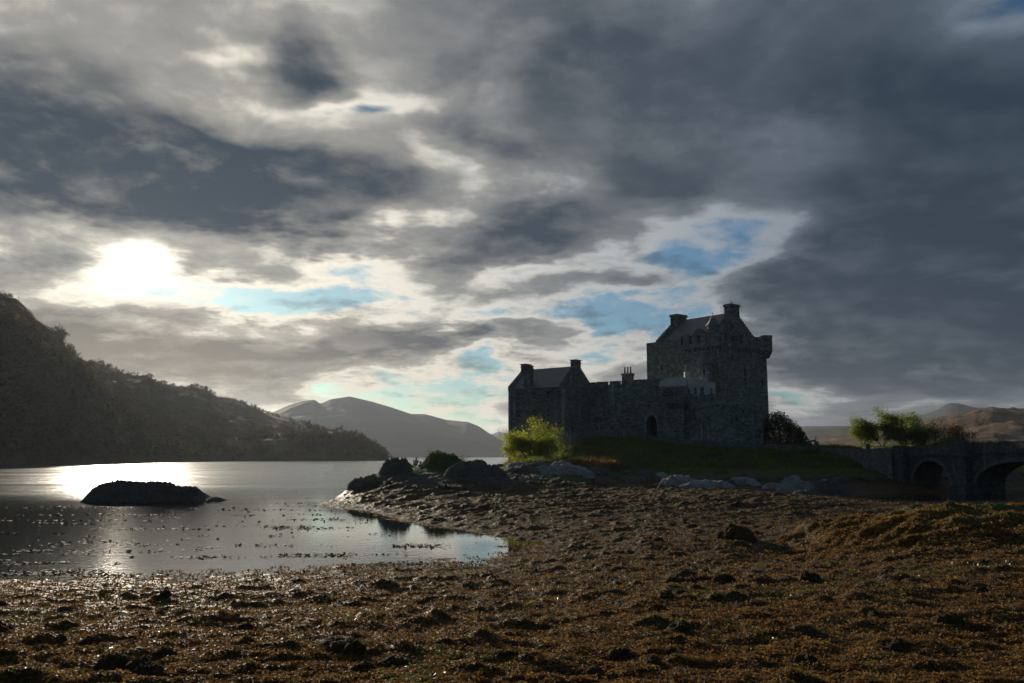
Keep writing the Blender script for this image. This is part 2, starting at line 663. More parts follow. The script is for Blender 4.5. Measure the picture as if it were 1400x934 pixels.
# the weedy rock on the right
for x, y, z in ((12.6, 37, .75), (14.5, 37, 1.05), (17, 37, 1.5), (19.5, 37, 1.62), (23, 36.5, 1.6), (28, 36, 1.6), (19, 31.5, 1.12), (23, 31, 1.15), (27, 31, 1.2),
                (14, 31.5, .75), (19, 44, .5), (24, 44, .5), (14, 44, .45), (30, 44, .6)):
    cx(x, y, z)
_CP = np.array(_CP)


def _tps(r2):
    return r2 * np.log(r2 + 1e-9)


def _fit():
    # heights are fitted in (bearing, log distance): foreshortening is then even
    u = np.stack(_warp(_CP[:, 0], _CP[:, 1]), 1)
    n = len(u)
    d2 = ((u[:, None] - u[None]) ** 2).sum(-1)
    A = np.zeros((n + 3, n + 3))
    A[:n, :n] = _tps(d2) + np.eye(n) * 2e-4
    A[:n, n:] = np.c_[np.ones(n), u]
    A[n:, :n] = A[:n, n:].T
    b = np.zeros(n + 3)
    b[:n] = _CP[:, 2]
    return u, np.linalg.solve(A, b)


def _warp(x, y):
    d = np.hypot(x, y)
    return np.arctan2(x, np.maximum(y, 0.5)) * 3.0, np.log(np.maximum(d, 3.0)) * 1.6


_U, _W = _fit()


def base_h(x, y):
    x = np.asarray(x, float); y = np.asarray(y, float)
    u, v = _warp(x, y)
    h = _W[-3] + _W[-2] * u + _W[-1] * v
    for i in range(len(_U)):
        h = h + _W[i] * _tps((u - _U[i, 0]) ** 2 + (v - _U[i, 1]) ** 2)
    d = np.hypot(x, y)
    h = np.clip(h, -3.0, 8.2)
    far = sstep(d, 175, 230)
    h = h * (1 - far) + (-3.0) * far
    side = sstep(-np.arctan2(x, np.maximum(y, .5)), 0.60, 0.95) * sstep(d, 30, 60)
    h = h * (1 - side) - 1.5 * side
    nearf = sstep(d, 13.0, 6.0)
    h = h * (1 - nearf) + (0.42) * nearf
    return h


def bedrock(x, y, h):
    """where bare or weed-hung rock breaks through: 0..1"""
    r = np.zeros_like(h)
    r = np.maximum(r, sstep(h, 0.35, 1.0) * sstep(h, 2.75, 2.1) * sstep(y, 60, 75) * sstep(x, 14, 4))
    n = fbm(x * .16 + 3, y * .16, 3)
    r = np.maximum(r, sstep(h, 0.9, 1.3) * sstep(h, 2.5, 2.0) * sstep(y, 70, 80) * sstep(n, -.12, .12))
    m = sstep(np.hypot((x - 21) / 12, (y - 35.5) / 6.5), 1.0, 0.6)
    return np.maximum(r, m * .75)


def detail_h(x, y, h, d):
    wet = sstep(h, -.5, -.15)
    dry = sstep(h, 2.2, 3.0)
    flat = wet * (1 - dry)
    lump = fbm(x * .42, y * .55, 4, .55)
    clump = fbm(x * 1.35 + 5, y * 1.7, 4, .58)
    heap = np.maximum(fbm(x * .8 + 9, y * 1.15 - 4, 3, .5) - .12, 0)
    fine = fbm(x * 6.5, y * 6.5 + 3, 3, .55)
    a = (0.14 * lump + 0.13 * np.maximum(clump, -.22) + .34 * heap + 0.03 * fine) * flat
    pool = sstep(h, .10, -.02) * .62
    a = a * (1 - pool)
    br = bedrock(x, y, h)
    s = x * .82 + y * .57
    t = -x * .57 + y * .82
    rock = fbm(s * .16 + 2, t * .55, 5, .55, ridged=True) * .75 + fbm(s * .6, t * 1.6, 4, .55, ridged=True) * .28
    a = a + br * (rock * .55 + .05)
    reef = sstep(y, 48, 60) * sstep(h, .06, .3) * sstep(h, 2.0, 1.2) * sstep(x, 30, 18)
    a = a + reef * (.42 * np.maximum(fbm(s * .16, t * .42 + 7, 5, .58, ridged=True), -.25) + .05)
    a = a + dry * (fbm(x * .5, y * .5, 4) * .25 + fbm(x * 3, y * 3, 3) * .06)
    return a


def ground_h(x, y):
    x = np.atleast_1d(np.asarray(x, float)); y = np.atleast_1d(np.asarray(y, float))
    h = base_h(x, y)
    return h + detail_h(x, y, h, None) + knoll(x, y)


def knoll(x, y):
    """the turf-topped knoll on the point and the rounded rock beside it"""
    kx, ky = KN
    q = np.hypot((x - kx) / np.where(x > kx, 3.1, 2.2), (y - ky) / 2.6)
    a = sstep(q, 1.2, 0.42) * 1.65 * (1 + .18 * fbm(x * 1.3, y * 1.3, 3))
    q2 = np.hypot((x - K2[0]) / 2.3, (y - K2[1]) / 3.0)
    a = a + sstep(q2, 1.15, 0.2) * .5
    return a


KN = tuple(on_level(603, 645, 2.35))[:2]
K2 = tuple(on_level(550, 647, 2.0))[:2]


def gz(x, y):
    return float(ground_h(x, y)[0])


def make_ground():
    na, = (980,)
    t = np.linspace(-1, 1, na)
    ang = np.sign(t) * (np.abs(t) * 0.62 + 0.95 * np.maximum(np.abs(t) - .93, 0) / .07)     # dense in the middle, wide flanks
    rr = [3.0]
    while rr[-1] < 11: rr.append(rr[-1] * 1.02)
    while rr[-1] < 60: rr.append(rr[-1] * 1.0036)
    while rr[-1] < 190: rr.append(rr[-1] * 1.0045)
    while rr[-1] < 6200: rr.append(rr[-1] * 1.12)
    rr = np.array(rr)
    A, RR = np.meshgrid(ang, rr)
    x, y = RR * np.sin(A), RR * np.cos(A)
    h = np.empty_like(x)
    for i in range(0, len(rr), 60):
        sl = slice(i, i + 60)
        h[sl] = ground_h(x[sl].ravel(), y[sl].ravel()).reshape(x[sl].shape)
    V = np.stack([x, y, h], -1).reshape(-1, 3)
    nr = len(rr)
    I = np.arange(nr * na).reshape(nr, na)
    F = np.stack([I[:-1, :-1], I[:-1, 1:], I[1:, 1:], I[1:, :-1]], -1).reshape(-1, 4)[:, ::-1]
    return np_mesh('ground', V, F, smooth_=True)


def ground_mat():
    m, nt, bs = material('shore_ground')
    p = wpos(nt)
    x, y, z = split(nt, p)
    n1 = noise(nt, p, 0.35, 6, 0.62)
    n2 = noise(nt, p, 2.3, 6, 0.65)
    n3 = noise(nt, p, 14.0, 5, 0.68)
    geo = nt.nodes.new('ShaderNodeNewGeometry')
    nz = split(nt, X(nt, geo.outputs['Normal']))[2]
    weed = ramp(nt, n1 * 0.35 + n2 * 0.4 + n3 * 0.45 - 0.12,
                [(0.18, (0.020, 0.015, 0.010)), (0.38, (0.055, 0.038, 0.020)), (0.55, (0.105, 0.073, 0.035)), (0.72, (0.16, 0.108, 0.048)), (0.9, (0.21, 0.15, 0.07))])
    alga = smooth(nt, noise(nt, p, 0.8, 6, 0.7), 0.60, 0.72) * smooth(nt, n3, 0.45, 0.62)
    weed = mixc(nt, alga * 0.85, weed, (0.11, 0.16, 0.02))
    rk = ramp(nt, n2 * 0.6 + n3 * 0.4, [(0.25, (0.025, 0.025, 0.023)), (0.5, (0.075, 0.07, 0.063)), (0.75, (0.17, 0.16, 0.145))])
    # weed hangs on the lower rock, bare stone shows higher up and on the crown of the rock to the right
    bare = smooth(nt, z + (n1 - 0.5) * 1.6 + (n2 - .5) * 1.0, 1.15, 1.75)
    sx = (x - 21.5) * 0.14
    sy = (y - 38.0) * 0.30
    crown = smooth(nt, sx * sx + sy * sy, 1.1, 0.5) * smooth(nt, z + (n2 - .5) * .9, 1.62, 1.78)
    yellow = smooth(nt, ((x - 21.0) * (x - 21.0)) * 0.010 + ((y - 35.0) * (y - 35.0)) * 0.030, 1.15, 0.6)
    weed = mixc(nt, yellow, weed, ramp(nt, n2 * .5 + n3 * .5, [(0.3, (0.03, 0.017, 0.006)), (0.5, (0.14, 0.075, 0.013)), (0.75, (0.30, 0.17, 0.03))]))
    drift = noise(nt, p, .30, 5, .62)
    weed = vmath(nt, 'MULTIPLY', weed, ramp(nt, drift, [(.34, (.28, .25, .22)), (.46, (.72, .58, .46)), (.56, (.75, .74, .72)), (.66, (.52, .64, .38))]))
    c = mixc(nt, mth(nt, 'MAXIMUM', bare * smooth(nt, y, 60.0, 72.0), crown), weed, rk)
    turf = smooth(nt, z + (n1 - .5) * 1.0 + smooth(nt, x, 0.0, 6.0) * 0.55, 2.05, 2.5) * smooth(nt, nz, 0.45, 0.7)
    grass = ramp(nt, n2 * .5 + n1 * .5, [(0.3, (0.030, 0.045, 0.012)), (0.55, (0.06, 0.09, 0.02)), (0.8, (0.11, 0.14, 0.03))])
    c = mixc(nt, turf, c, grass)
    put(nt, bs.inputs['Base Color'], c)
    dry = smooth(nt, z, 0.4, 1.6)
    put(nt, bs.inputs['Roughness'], 0.62 + dry * 0.25 + (n3 - .5) * .3)
    bs.inputs['Specular IOR Level'].default_value = 0.07
    bump(nt, bs, n3 * 0.7 + n2 * .5, 0.9, 0.05)
    return m


M_GROUND = ground_mat()
ground = link('ground', make_ground(), M_GROUND)
tag(ground, 'tidal flat of brown seaweed rising to a rocky grassy castle island', 'ground', kind='structure')


def water_mat():
    m, nt, bs = material('sea_water')
    p = wpos(nt)
    x, y, z = split(nt, p)
    # sheltered shallows lie still, the open loch is ruffled
    open_ = smooth(nt, y + x * -0.55 + (noise(nt, p, 0.03, 4, 0.6) - .5) * 60.0, 70.0, 150.0)
    streak = noise(nt, xyz(nt, x * 0.022, y * 0.06, 0.0), 1.0, 6, 0.66)
    left = smooth(nt, x + (y - 40.0) * 0.45 + (noise(nt, p, 0.06, 4, .6) - .5) * 16.0, 2.0, -14.0)
    rip = noise(nt, xyz(nt, x * 1.0, y * 1.5, 0.0), 1.1, 5, 0.6)
    swell = noise(nt, xyz(nt, x * 1.0, y * 1.0, 0.0), 0.22, 4, 0.6)
    amp = mth(nt, 'MAXIMUM', open_ * (0.42 + streak * 0.75), 0.0)
    put(nt, bs.inputs['Base Color'], (0.012, 0.016, 0.016, 1))
    bs.inputs['IOR'].default_value = 1.33
    bs.inputs['Specular IOR Level'].default_value = 0.5
    put(nt, bs.inputs['Roughness'], 0.012 + mth(nt, 'MAXIMUM', open_ * (0.03 + streak * 0.26), left * 0.02))
    fl = noise(nt, xyz(nt, x * 3.2, y * 1.3, 0.0), 1.6, 4, 0.6)
    h = (rip * 0.55 + swell * 0.9) * (amp + 0.005) + (fl * .6 + rip * .4) * left * 0.07
    bump(nt, bs, h, 1.0, 0.22)
    return m


def make_water():
    rr = [6.0]
    while rr[-1] < 5400: rr.append(rr[-1] * 1.25)
    n = 60
    V, F = [], []
    for r in rr:
        for k in range(n):
            a = -1.56 + 3.12 * k / (n - 1)
            V.append((r * math.sin(a), r * math.cos(a), 0.0))
    for i in range(len(rr) - 1):
        for k in range(n - 1):
            F.append((i * n + k, (i + 1) * n + k, (i + 1) * n + k + 1, i * n + k + 1)[::-1])
    return np_mesh('sea_water', V, F)


water = link('sea_water', make_water(), water_mat())
tag(water, 'loch water with a still shallow bay and glittering open reach', 'water', kind='structure')


# ------------------------------------------------------------------ hills
def skyline(pts):
    """photograph outline -> bearing and elevation tables"""
    a, e = [], []
    for px, py in pts:
        d = ray(px, py)
        a.append(math.atan2(d.x, d.y))
        e.append(d.z / math.hypot(d.x, d.y))
    return np.array(a), np.array(e)


def make_hill(name, pts, crest, shore, back=1.6, na=420, nr=110, rough=0.10, rscale=1.0, sh_pts=None, pw=1.0, extend=0.25, small=0.0):
    """a ridge whose crest has the outline `pts` at distance `crest`, falling to the shore in front and away behind"""
    A, E = skyline(pts)
    a = np.linspace(A[0] - extend, A[-1] + extend, na)
    e = np.interp(a, A, E)
    if callable(crest): cr = crest(a)
    else: cr = np.full(na, float(crest))
    if callable(shore): sh = shore(a)
    else: sh = np.full(na, float(shore))
    Hc = e * cr + CAM_Z
    V = np.zeros((nr, na, 3))
    k1 = int(nr * .72)
    for j in range(nr):
        if j < k1:
            t = j / (k1 - 1.0)
            d = sh + (cr - sh) * t
            g = t ** pw
        else:
            t = (j - k1 + 1) / (nr - k1)
            d = cr + (cr - sh) * (back - 1) * t
            g = 1 - sstep(np.array([t]), 0, 1.15)[0]
        x, y = d * np.sin(a), d * np.cos(a)
        s = rscale / np.maximum(cr, 1)
        n = fbm(x * s * 7 + 11, y * s * 7, 6, .55, ridged=True)
        n2 = fbm(x * s * 22 + 1, y * s * 22, 5, .6)
        bell = np.sin(np.pi * min(1, (j / (k1 - 1.0)))) if j < k1 else 0.0
        z = Hc * g + np.abs(Hc) * (rough * (n - .1) * bell + rough * .35 * n2 * bell) + small * n2 * Hc * (1 if j >= k1 - 2 else bell)
        z = np.where(Hc < 1, np.minimum(z, Hc), z)
        if j == 0: z = np.minimum(z, 0) - 1.0
        V[j, :, 0], V[j, :, 1], V[j, :, 2] = x, y, z
    I = np.arange(nr * na).reshape(nr, na)
    F = np.stack([I[:-1, :-1], I[:-1, 1:], I[1:, 1:], I[1:, :-1]], -1).reshape(-1, 4)[:, ::-1]
    return np_mesh(name, V.reshape(-1, 3), F, smooth_=True), V


def hill_mat(name, stops, s1=0.01, s2=0.06):
    m, nt, bs = material(name)
    p = wpos(nt)
    n = noise(nt, p, s1, 7, 0.65)
    n2 = noise(nt, p, s2, 6, 0.65)
    c = ramp(nt, n * .65 + n2 * .5 - .08, stops)
    put(nt, bs.inputs['Base Color'], c)
    bs.inputs['Roughness'].default_value = 0.95
    bs.inputs['Specular IOR Level'].default_value = 0.1
    bump(nt, bs, n2 + n, 0.8, 6.0)
    return m


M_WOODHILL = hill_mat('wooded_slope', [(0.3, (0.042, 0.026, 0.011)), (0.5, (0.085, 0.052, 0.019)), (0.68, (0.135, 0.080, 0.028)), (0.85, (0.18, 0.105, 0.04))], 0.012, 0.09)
M_MOOR = hill_mat('moorland', [(0.34, (0.020, 0.015, 0.012)), (0.46, (0.08, 0.048, 0.028)), (0.60, (0.19, 0.105, 0.052)), (0.8, (0.30, 0.165, 0.075))], 0.006, 0.04)
M_SHADEMOOR = hill_mat('shaded_moor', [(0.3, (0.03, 0.03, 0.028)), (0.6, (0.065, 0.055, 0.045)), (0.85, (0.10, 0.075, 0.055))], 0.003, 0.015)  # shade over the low moor is put into its darker colour
M_BLUE = hill_mat('dark_peak', [(0.3, (0.015, 0.02, 0.025)), (0.8, (0.03, 0.035, 0.04))], 0.002, 0.008)
M_FELL = hill_mat('far_fell', [(0.3, (0.08, 0.075, 0.065)), (0.6, (0.12, 0.11, 0.09)), (0.85, (0.16, 0.14, 0.115))], 0.001, 0.006)

STEEP = [(-260, 330), (-120, 370), (0, 404), (22, 408), (46, 428), (50, 436), (74, 452), (88, 458), (92, 470), (104, 487), (118, 502), (140, 522),
         (165, 545), (190, 566), (225, 588), (265, 608), (300, 622), (315, 640)]
SPUR = [(20, 470), (80, 492), (118, 499), (135, 499), (160, 508), (188, 514), (205, 515), (215, 523), (245, 529), (270, 529), (286, 534), (299, 546), (322, 550),
        (345, 556), (362, 565), (400, 575), (440, 586), (480, 600), (512, 640)]
NECK = [(110, 600), (160, 600), (250, 602), (320, 596), (365, 594), (420, 589), (448, 590), (470, 590), (492, 600), (508, 612), (519, 622), (528, 628.5), (536, 640)]
FAR = [(250, 585), (320, 575), (375, 563), (395, 554), (415, 548), (430, 546.5), (438, 552), (452, 546), (478, 542), (508, 549), (535, 557), (562, 566), (580, 566),
       (610, 574), (640, 577), (655, 583), (668, 592), (690, 604), (740, 615), (800, 624)]
PALE = [(560, 615), (640, 606), (668, 595), (683, 590), (700, 598), (730, 604), (790, 598), (860, 612)]
MOOR = [(1080, 606), (1105, 603), (1130, 597), (1180, 592), (1225, 584), (1262, 575), (1300, 567), (1330, 560), (1356, 556), (1376, 559), (1400, 560), (1460, 553), (1560, 560), (1700, 556)]
MOORB = [(1040, 600), (1092, 588), (1112, 585.5), (1150, 583), (1175, 584), (1210, 586), (1260, 590), (1320, 600)]
PEAK = [(1180, 582), (1240, 572), (1262, 567), (1282, 560), (1293, 553), (1299, 551), (1310, 551.5), (1332, 557), (1370, 560), (1396, 558), (1430, 556), (1500, 566)]


def shore_of(a):
    # the far shore of the near loch: its waterline recedes to the right
    return np.interp(a, [R(-45), R(-32), R(-24), R(-18), R(-9)], [330, 430, 560, 700, 770])


HILLS = []


def hill(name, label, pts, crest, shore, mat, **k):
    me, V = make_hill(name, pts, crest, shore, **k)
    o = link(name, me, mat)
    tag(o, label, 'hill', kind='structure')
    HILLS.append((name, V))
    return V


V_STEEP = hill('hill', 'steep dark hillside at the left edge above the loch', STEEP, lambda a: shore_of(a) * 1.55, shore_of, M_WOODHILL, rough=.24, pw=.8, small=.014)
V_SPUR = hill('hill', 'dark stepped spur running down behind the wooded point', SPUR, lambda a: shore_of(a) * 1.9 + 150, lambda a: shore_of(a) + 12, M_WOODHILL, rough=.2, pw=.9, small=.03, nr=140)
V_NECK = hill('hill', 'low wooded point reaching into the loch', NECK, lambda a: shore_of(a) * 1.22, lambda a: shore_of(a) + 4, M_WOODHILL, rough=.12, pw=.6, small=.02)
hill('mountain', 'long blue-grey mountain with a notch across the loch', FAR, 3600, 2800, M_FELL, rough=.10, pw=.9)
hill('mountain', 'faint pale peak beyond the long blue-grey mountain', PALE, 5600, 4900, M_FELL, rough=.1)
hill('moor', 'broad sunlit russet moor behind the bridge', MOOR, 1900, 760, M_MOOR, rough=.22, rscale=1.4, small=.006, pw=1.0)
hill('moor', 'low grey-brown moor just right of the castle', MOORB, 2500, 1300, M_SHADEMOOR, rough=.14)
hill('mountain', 'small dark blue peak above the russet moor', PEAK, 4000, 3000, M_BLUE, rough=.1)


def build_haze():
    mb = MB()
    mb.prism([(-7200, -70), (7200, -70), (7200, 7200), (-7200, 7200)], -6.0, 285.0)
    m = bpy.data.materials.new('loch_haze')
    m.use_nodes = True
    nt = m.node_tree
    nt.nodes.clear()
    v = nt.nodes.new('ShaderNodeVolumePrincipled')
    v.inputs['Color'].default_value = (0.74, 0.83, 0.96, 1)
    v.inputs['Density'].default_value = HAZE
    v.inputs['Anisotropy'].default_value = 0.42
    out = nt.nodes.new('ShaderNodeOutputMaterial')
    nt.links.new(v.outputs[0], out.inputs['Volume'])
    o = mb.build('haze', m)
    tag(o, 'thin damp air over the loch fading the far mountains', 'haze', kind='stuff')


HAZE = 4.5e-5
build_haze()
# ------------------------------------------------------------------ castle
M_KEEP = stone('keep_rubble', (0.93, 1.0, 1.02), 0.26, 1.0, 1.35)
M_HOUSE = stone('house_rubble', (1.04, 0.97, 0.96), 0.25, 0.9, 1.3)
M_CURT = stone('curtain_rubble', (0.94, 1.0, 1.04), 0.28, 1.0, 1.4)
M_BAST = stone('bastion_rubble', (0.92, 1.0, 1.04), 0.27, 1.0, 1.4)
M_DYKE = stone('dyke_rubble', (0.98, 1.0, 0.98), 0.24, 0.6)
M_BRIDGE = stone('bridge_rubble', (0.96, 1.0, 0.98), 0.13, 0.7)
M_WHITE = stone('limewash', (1.0, 0.98, 0.97), 0.80, 0.9, 0.35)
M_SLATE = slate('slate', (0.11, 0.105, 0.115), 0.5)
M_SLATE_LIT = slate('sunlit_slate', (0.24, 0.23, 0.23), 0.38)  # sun glint on the gate tower roof is put into a paler slate
M_PANE = plain('window_glass', (0.015, 0.018, 0.022), 0.12, 0.1)
M_DRESS = stone('dressed_stone', (1.0, 0.97, 0.93), 0.46, 0.8, 0.4)
M_POT = plain('clay_pot', (0.20, 0.12, 0.08), 0.8)
M_VOID = plain('opening_shade', (0.02, 0.016, 0.012), 0.9)  # near-black sheets: shade inside the gateway and slits put into colour
M_LEAD = plain('lead_finial', (0.08, 0.08, 0.09), 0.5)


def v2(a): return Vector((a[0], a[1]))


class Frame:
    """a plan frame: origin, unit vectors along two walls"""
    def __init__(self, o, a, b):
        self.o, self.a, self.b = v2(o), v2(a).normalized(), v2(b).normalized()

    def p(self, s, t):
        q = self.o + self.a * s + self.b * t
        return (q.x, q.y)

    def rect(self, s0, s1, t0, t1):
        r = [self.p(s0, t0), self.p(s1, t0), self.p(s1, t1), self.p(s0, t1)]
        if self.a.x * self.b.y - self.a.y * self.b.x < 0: r = r[::-1]
        return r


def wall_face(mb, p0, p1, z0, z1, holes=(), depth=0.35):
    """outer face from p0 to p1 (outside on the right hand) with real recesses; returns pane rectangles"""
    p0, p1 = v2(p0), v2(p1)
    L = (p1 - p0).length
    d = (p1 - p0) / L
    n = Vector((d.y, -d.x))

    def P(s, z, k=0.0):
        q = p0 + d * s - n * k
        return (q.x, q.y, z)
    ss = sorted({0.0, L, *[h[0] for h in holes], *[h[1] for h in holes]})
    zs = sorted({z0, z1, *[h[2] for h in holes], *[h[3] for h in holes]})
    for i in range(len(ss) - 1):
        for j in range(len(zs) - 1):
            sm, zm = (ss[i] + ss[i + 1]) / 2, (zs[j] + zs[j + 1]) / 2
            if any(h[0] < sm < h[1] and h[2] < zm < h[3] for h in holes): continue
            mb.poly([P(ss[i], zs[j]), P(ss[i + 1], zs[j]), P(ss[i + 1], zs[j + 1]), P(ss[i], zs[j + 1])])
    panes = []
    for h in holes:
        s0, s1, a, b = h[:4]
        arch = len(h) > 4 and h[4]
        if arch:
            k = min((s1 - s0) * .75, (b - a) * .6)
            c = (s0 + s1) / 2
            N = 8
            lft = [(s0 + (c - s0) * (1 - math.cos(t * math.pi / 2 / N)), b - k + k * math.sin(t * math.pi / 2 / N) ** .9) for t in range(N + 1)]
            rgt = [(s0 + s1 - q, z) for q, z in lft]
            mb.poly([P(s0, b)] + [P(*q) for q in lft[::1]])
            mb.poly([P(s1, b)] + [P(*q) for q in rgt[::-1]])
            prof = [(s0, a)] + lft + rgt[::-1][1:] + [(s1, a)]
        else:
            prof = [(s0, a), (s0, b), (s1, b), (s1, a)]
        for q0, q1 in zip(prof, prof[1:] + prof[:1]):
            mb.poly([P(*q0), P(*q1), P(*q1, depth), P(*q0, depth)])
        panes.append([P(s, z, depth * .92) for s, z in prof])
    return panes, P, n


def walls(mb, plan, z0, z1, holes=None, cap=True, depth=0.35):
    """closed block over a counter-clockwise plan, holes keyed by side"""
    out = []
    for i in range(len(plan)):
        pn, P, n = wall_face(mb, plan[i], plan[(i + 1) % len(plan)], z0, z1, (holes or {}).get(i, ()), depth)
        out += [(q, n) for q in pn]
    if cap:
        mb.poly([(*p, z1) for p in plan])
        mb.poly([(*p, z0) for p in plan][::-1])
    return out


def add_windows(panes, parent, sill=True, name='window'):
    for q, n in panes:
        fr = MB()
        c = sum((Vector(p) for p in q), Vector()) / len(q)
        n3 = Vector((n.x, n.y, 0))
        # frame: a bar across and one upright, a little in front of the glass
        lo, hi = min(p[2] for p in q), max(p[2] for p in q)
        s = [Vector((p[0], p[1], 0)) for p in q]
        a, b = s[0], s[-1]
        t = (b - a).normalized()
        w = (b - a).length

        def bar(c0, c1, r):
            fr.tube([c0, c1], [r * 1.4, r * 1.4], 4)
        mid = (a + b) / 2 + n3 * .05
        bar(mid + Vector((0, 0, lo)), mid + Vector((0, 0, hi)), .035)
        bar(a + n3 * .05 + Vector((0, 0, (lo + hi) / 2)), b + n3 * .05 + Vector((0, 0, (lo + hi) / 2)), .035)
        if sill:
            o0, o1 = a - t * .12 + n3 * .12, b + t * .12 + n3 * .12
            i0, i1 = a - t * .12 + n3 * .48, b + t * .12 + n3 * .48
            fr.prism([(o0.x, o0.y), (o1.x, o1.y), (i1.x, i1.y), (i0.x, i0.y)], lo - .14, lo - .004)
        f = fr.build(name, M_DRESS, parent)
        pm = MB(); pm.poly(q)
        attach(pm.build('pane', M_PANE), f)


def extruded(mb, outline, off):
    """upright panel: outline points, thickness vector"""
    o = Vector((off[0], off[1], 0))
    A = [Vector(p) for p in outline]
    B = [p + o for p in A]
    mb.poly(A); mb.poly(B[::-1])
    for i in range(len(A)):
        j = (i + 1) % len(A)
        mb.poly([A[j], A[i], B[i], B[j]])


def gable(mb, F, along, s, thick, c, hw, zb, ze, zr, steps, up=.38):
    """crow-stepped gable. F frame; along 'a' means the ridge runs along a; s = position of the outer face"""
    pts = [(-hw - .1, zb), (hw + .1, zb)]
    prof = []
    for i in range(steps):
        x0 = hw + .1 - (hw + .1) * i / steps
        x1 = hw + .1 - (hw + .1) * (i + 1) / steps
        zt = ze + (zr - ze) * (i + .75) / steps + up
        prof += [(x0, zt), (x1, zt)]
    right = prof
    left = [(-x, z) for x, z in prof[::-1]]
    out = pts + right + left[1:]
    w = []
    for x, z in out:
        q = F.p(s, c + x) if along == 'a' else F.p(c + x, s)
        w.append((*q, z))
    d = (F.a if along == 'a' else F.b) * thick
    extruded(mb, w, d)


def pitched(mb, F, along, s0, s1, c, hw, ze, zr, over=.15, th=.14):
    def P(s, x, z):
        q = F.p(s, c + x) if along == 'a' else F.p(c + x, s)
        return (*q, z)
    k = (zr - ze) / hw
    for sg in (-1, 1):
        x0, z0 = sg * (hw + over), ze - k * over
        mb.poly([P(s0, x0, z0), P(s1, x0, z0), P(s1, 0, zr), P(s0, 0, zr)])
        mb.poly([P(s0, x0, z0), P(s1, x0, z0), P(s1, x0, z0 - th), P(s0, x0, z0 - th)])
        mb.poly([P(s0, x0, z0 - th), P(s1, x0, z0 - th), P(s1, 0, zr - th), P(s0, 0, zr - th)])
    for s in (s0, s1):
        mb.poly([P(s, -hw - over, ze - k * over), P(s, 0, zr), P(s, hw + over, ze - k * over)])


# ---- the keep
KF = Frame((33.0, 135.0), (-.62, .784), (.784, .62))
KA, KB = 15.5, 12.6
keep = empty('castle_keep', (36.0, 144.0, 5.0))
tag(keep, 'tall square stone keep with a steep slate roof and battlements', 'castle')
mb = MB()
plan = [KF.p(0, 0), KF.p(0, KB), KF.p(KA, KB), KF.p(KA, 0)]
h0 = [(6.2, 7.0, 16.9, 18.2), (6.2, 7.0, 15.5, 16.7), (11.0, 11.5, 15.6, 16.7), (1.0, 2.0, 12.4, 13.5), (2.3, 3.0, 12.4, 13.4), (3.2, 3.7, 19.2, 20.0)]
h3 = [(KA - 4.6, KA - 4.1, 17.6, 18.4), (KA - 12.4, KA - 11.9, 18.5, 19.4), (KA - 9.2, KA - 8.8, 14.6, 15.5), (3.0, 3.4, 13.6, 14.4)]
pn = walls(mb, plan, 3.0, 22.3, {0: h0, 3: h3})
mb.build('wall', M_KEEP, keep)
add_windows(pn, keep)
# parapet: solid at the far half of the left face, notched elsewhere, carried on corbels
mb = MB()
rnd = random.Random(4)


def run_parapet(F, side, s0, s1, zb, zt, gaps, proj, th=.55):
    """side: 't0' wall at t=0 along a; 's0' wall at s=0 along b"""
    cuts = [s0]
    for g0, g1 in gaps: cuts += [g0, g1]
    cuts.append(s1)
    for i in range(len(cuts) - 1):
        a, b = cuts[i], cuts[i + 1]
        low = i % 2 == 1
        top = zb + .75 if low else zt + rnd.uniform(-.06, .06)
        r = F.rect(a, b, -proj, th - proj) if side == 't0' else F.rect(-proj, th - proj, a, b) if side == 's0' else \
            F.rect(a, b, KB + proj - th, KB + proj) if side == 't1' else F.rect(KA + proj - th, KA + proj, a, b)
        mb.prism(r, zb, top)


run_parapet(KF, 't0', 8.2, KA, 22.3, 23.45, [], .02)
run_parapet(KF, 't0', -.3, 8.2, 21.5, 23.75, [(1.6, 2.2), (3.4, 4.0), (5.2, 5.8), (7.0, 7.5)], .32)
run_parapet(KF, 's0', .25, KB - .6, 21.5, 23.7, [(1.0, 1.7), (3.0, 3.7), (5.1, 5.8), (7.2, 7.9), (9.2, 9.9)], .32)
run_parapet(KF, 't1', 0, KA, 22.3, 23.3, [], .02)
run_parapet(KF, 's1', .6, KB - .6, 22.3, 23.3, [(3, 3.6), (6, 6.6), (9, 9.6)], .02)
for i in range(13):                                                  # corbels
    t = .4 + i * .93
    mb.prism(KF.rect(-.28, .0, t, t + .38), 20.95, 21.497)
for i in range(9):
    s = .2 + i * .93
    mb.prism(KF.rect(s, s + .38, -.28, .0), 20.95, 21.497)
for s, w, zt in ((4.6, 1.5, 24.9), (7.4, 1.5, 24.3)):                # two stone dormer heads over the left face
    o = [(*KF.p(s - w / 2, .35), 22.4), (*KF.p(s + w / 2, .35), 22.4), (*KF.p(s + w / 2, .35), zt - .7), (*KF.p(s, .35), zt), (*KF.p(s - w / 2, .35), zt - .7)]
    extruded(mb, o, KF.b * 1.6)
mb.build('parapet', M_KEEP, keep)
mb = MB()
gable(mb, KF, 'a', 1.45, .8, 6.25, 5.3, 22.3, 23.3, 27.7, 11)
gable(mb, KF, 'a', 13.3, .8, 6.25, 5.3, 22.3, 23.3, 27.7, 11)
mb.build('gable', M_KEEP, keep)
mb = MB()
pitched(mb, KF, 'a', 2.2, 13.35, 6.25, 5.15, 23.1, 27.75)
mb.build('roof', M_SLATE, keep)
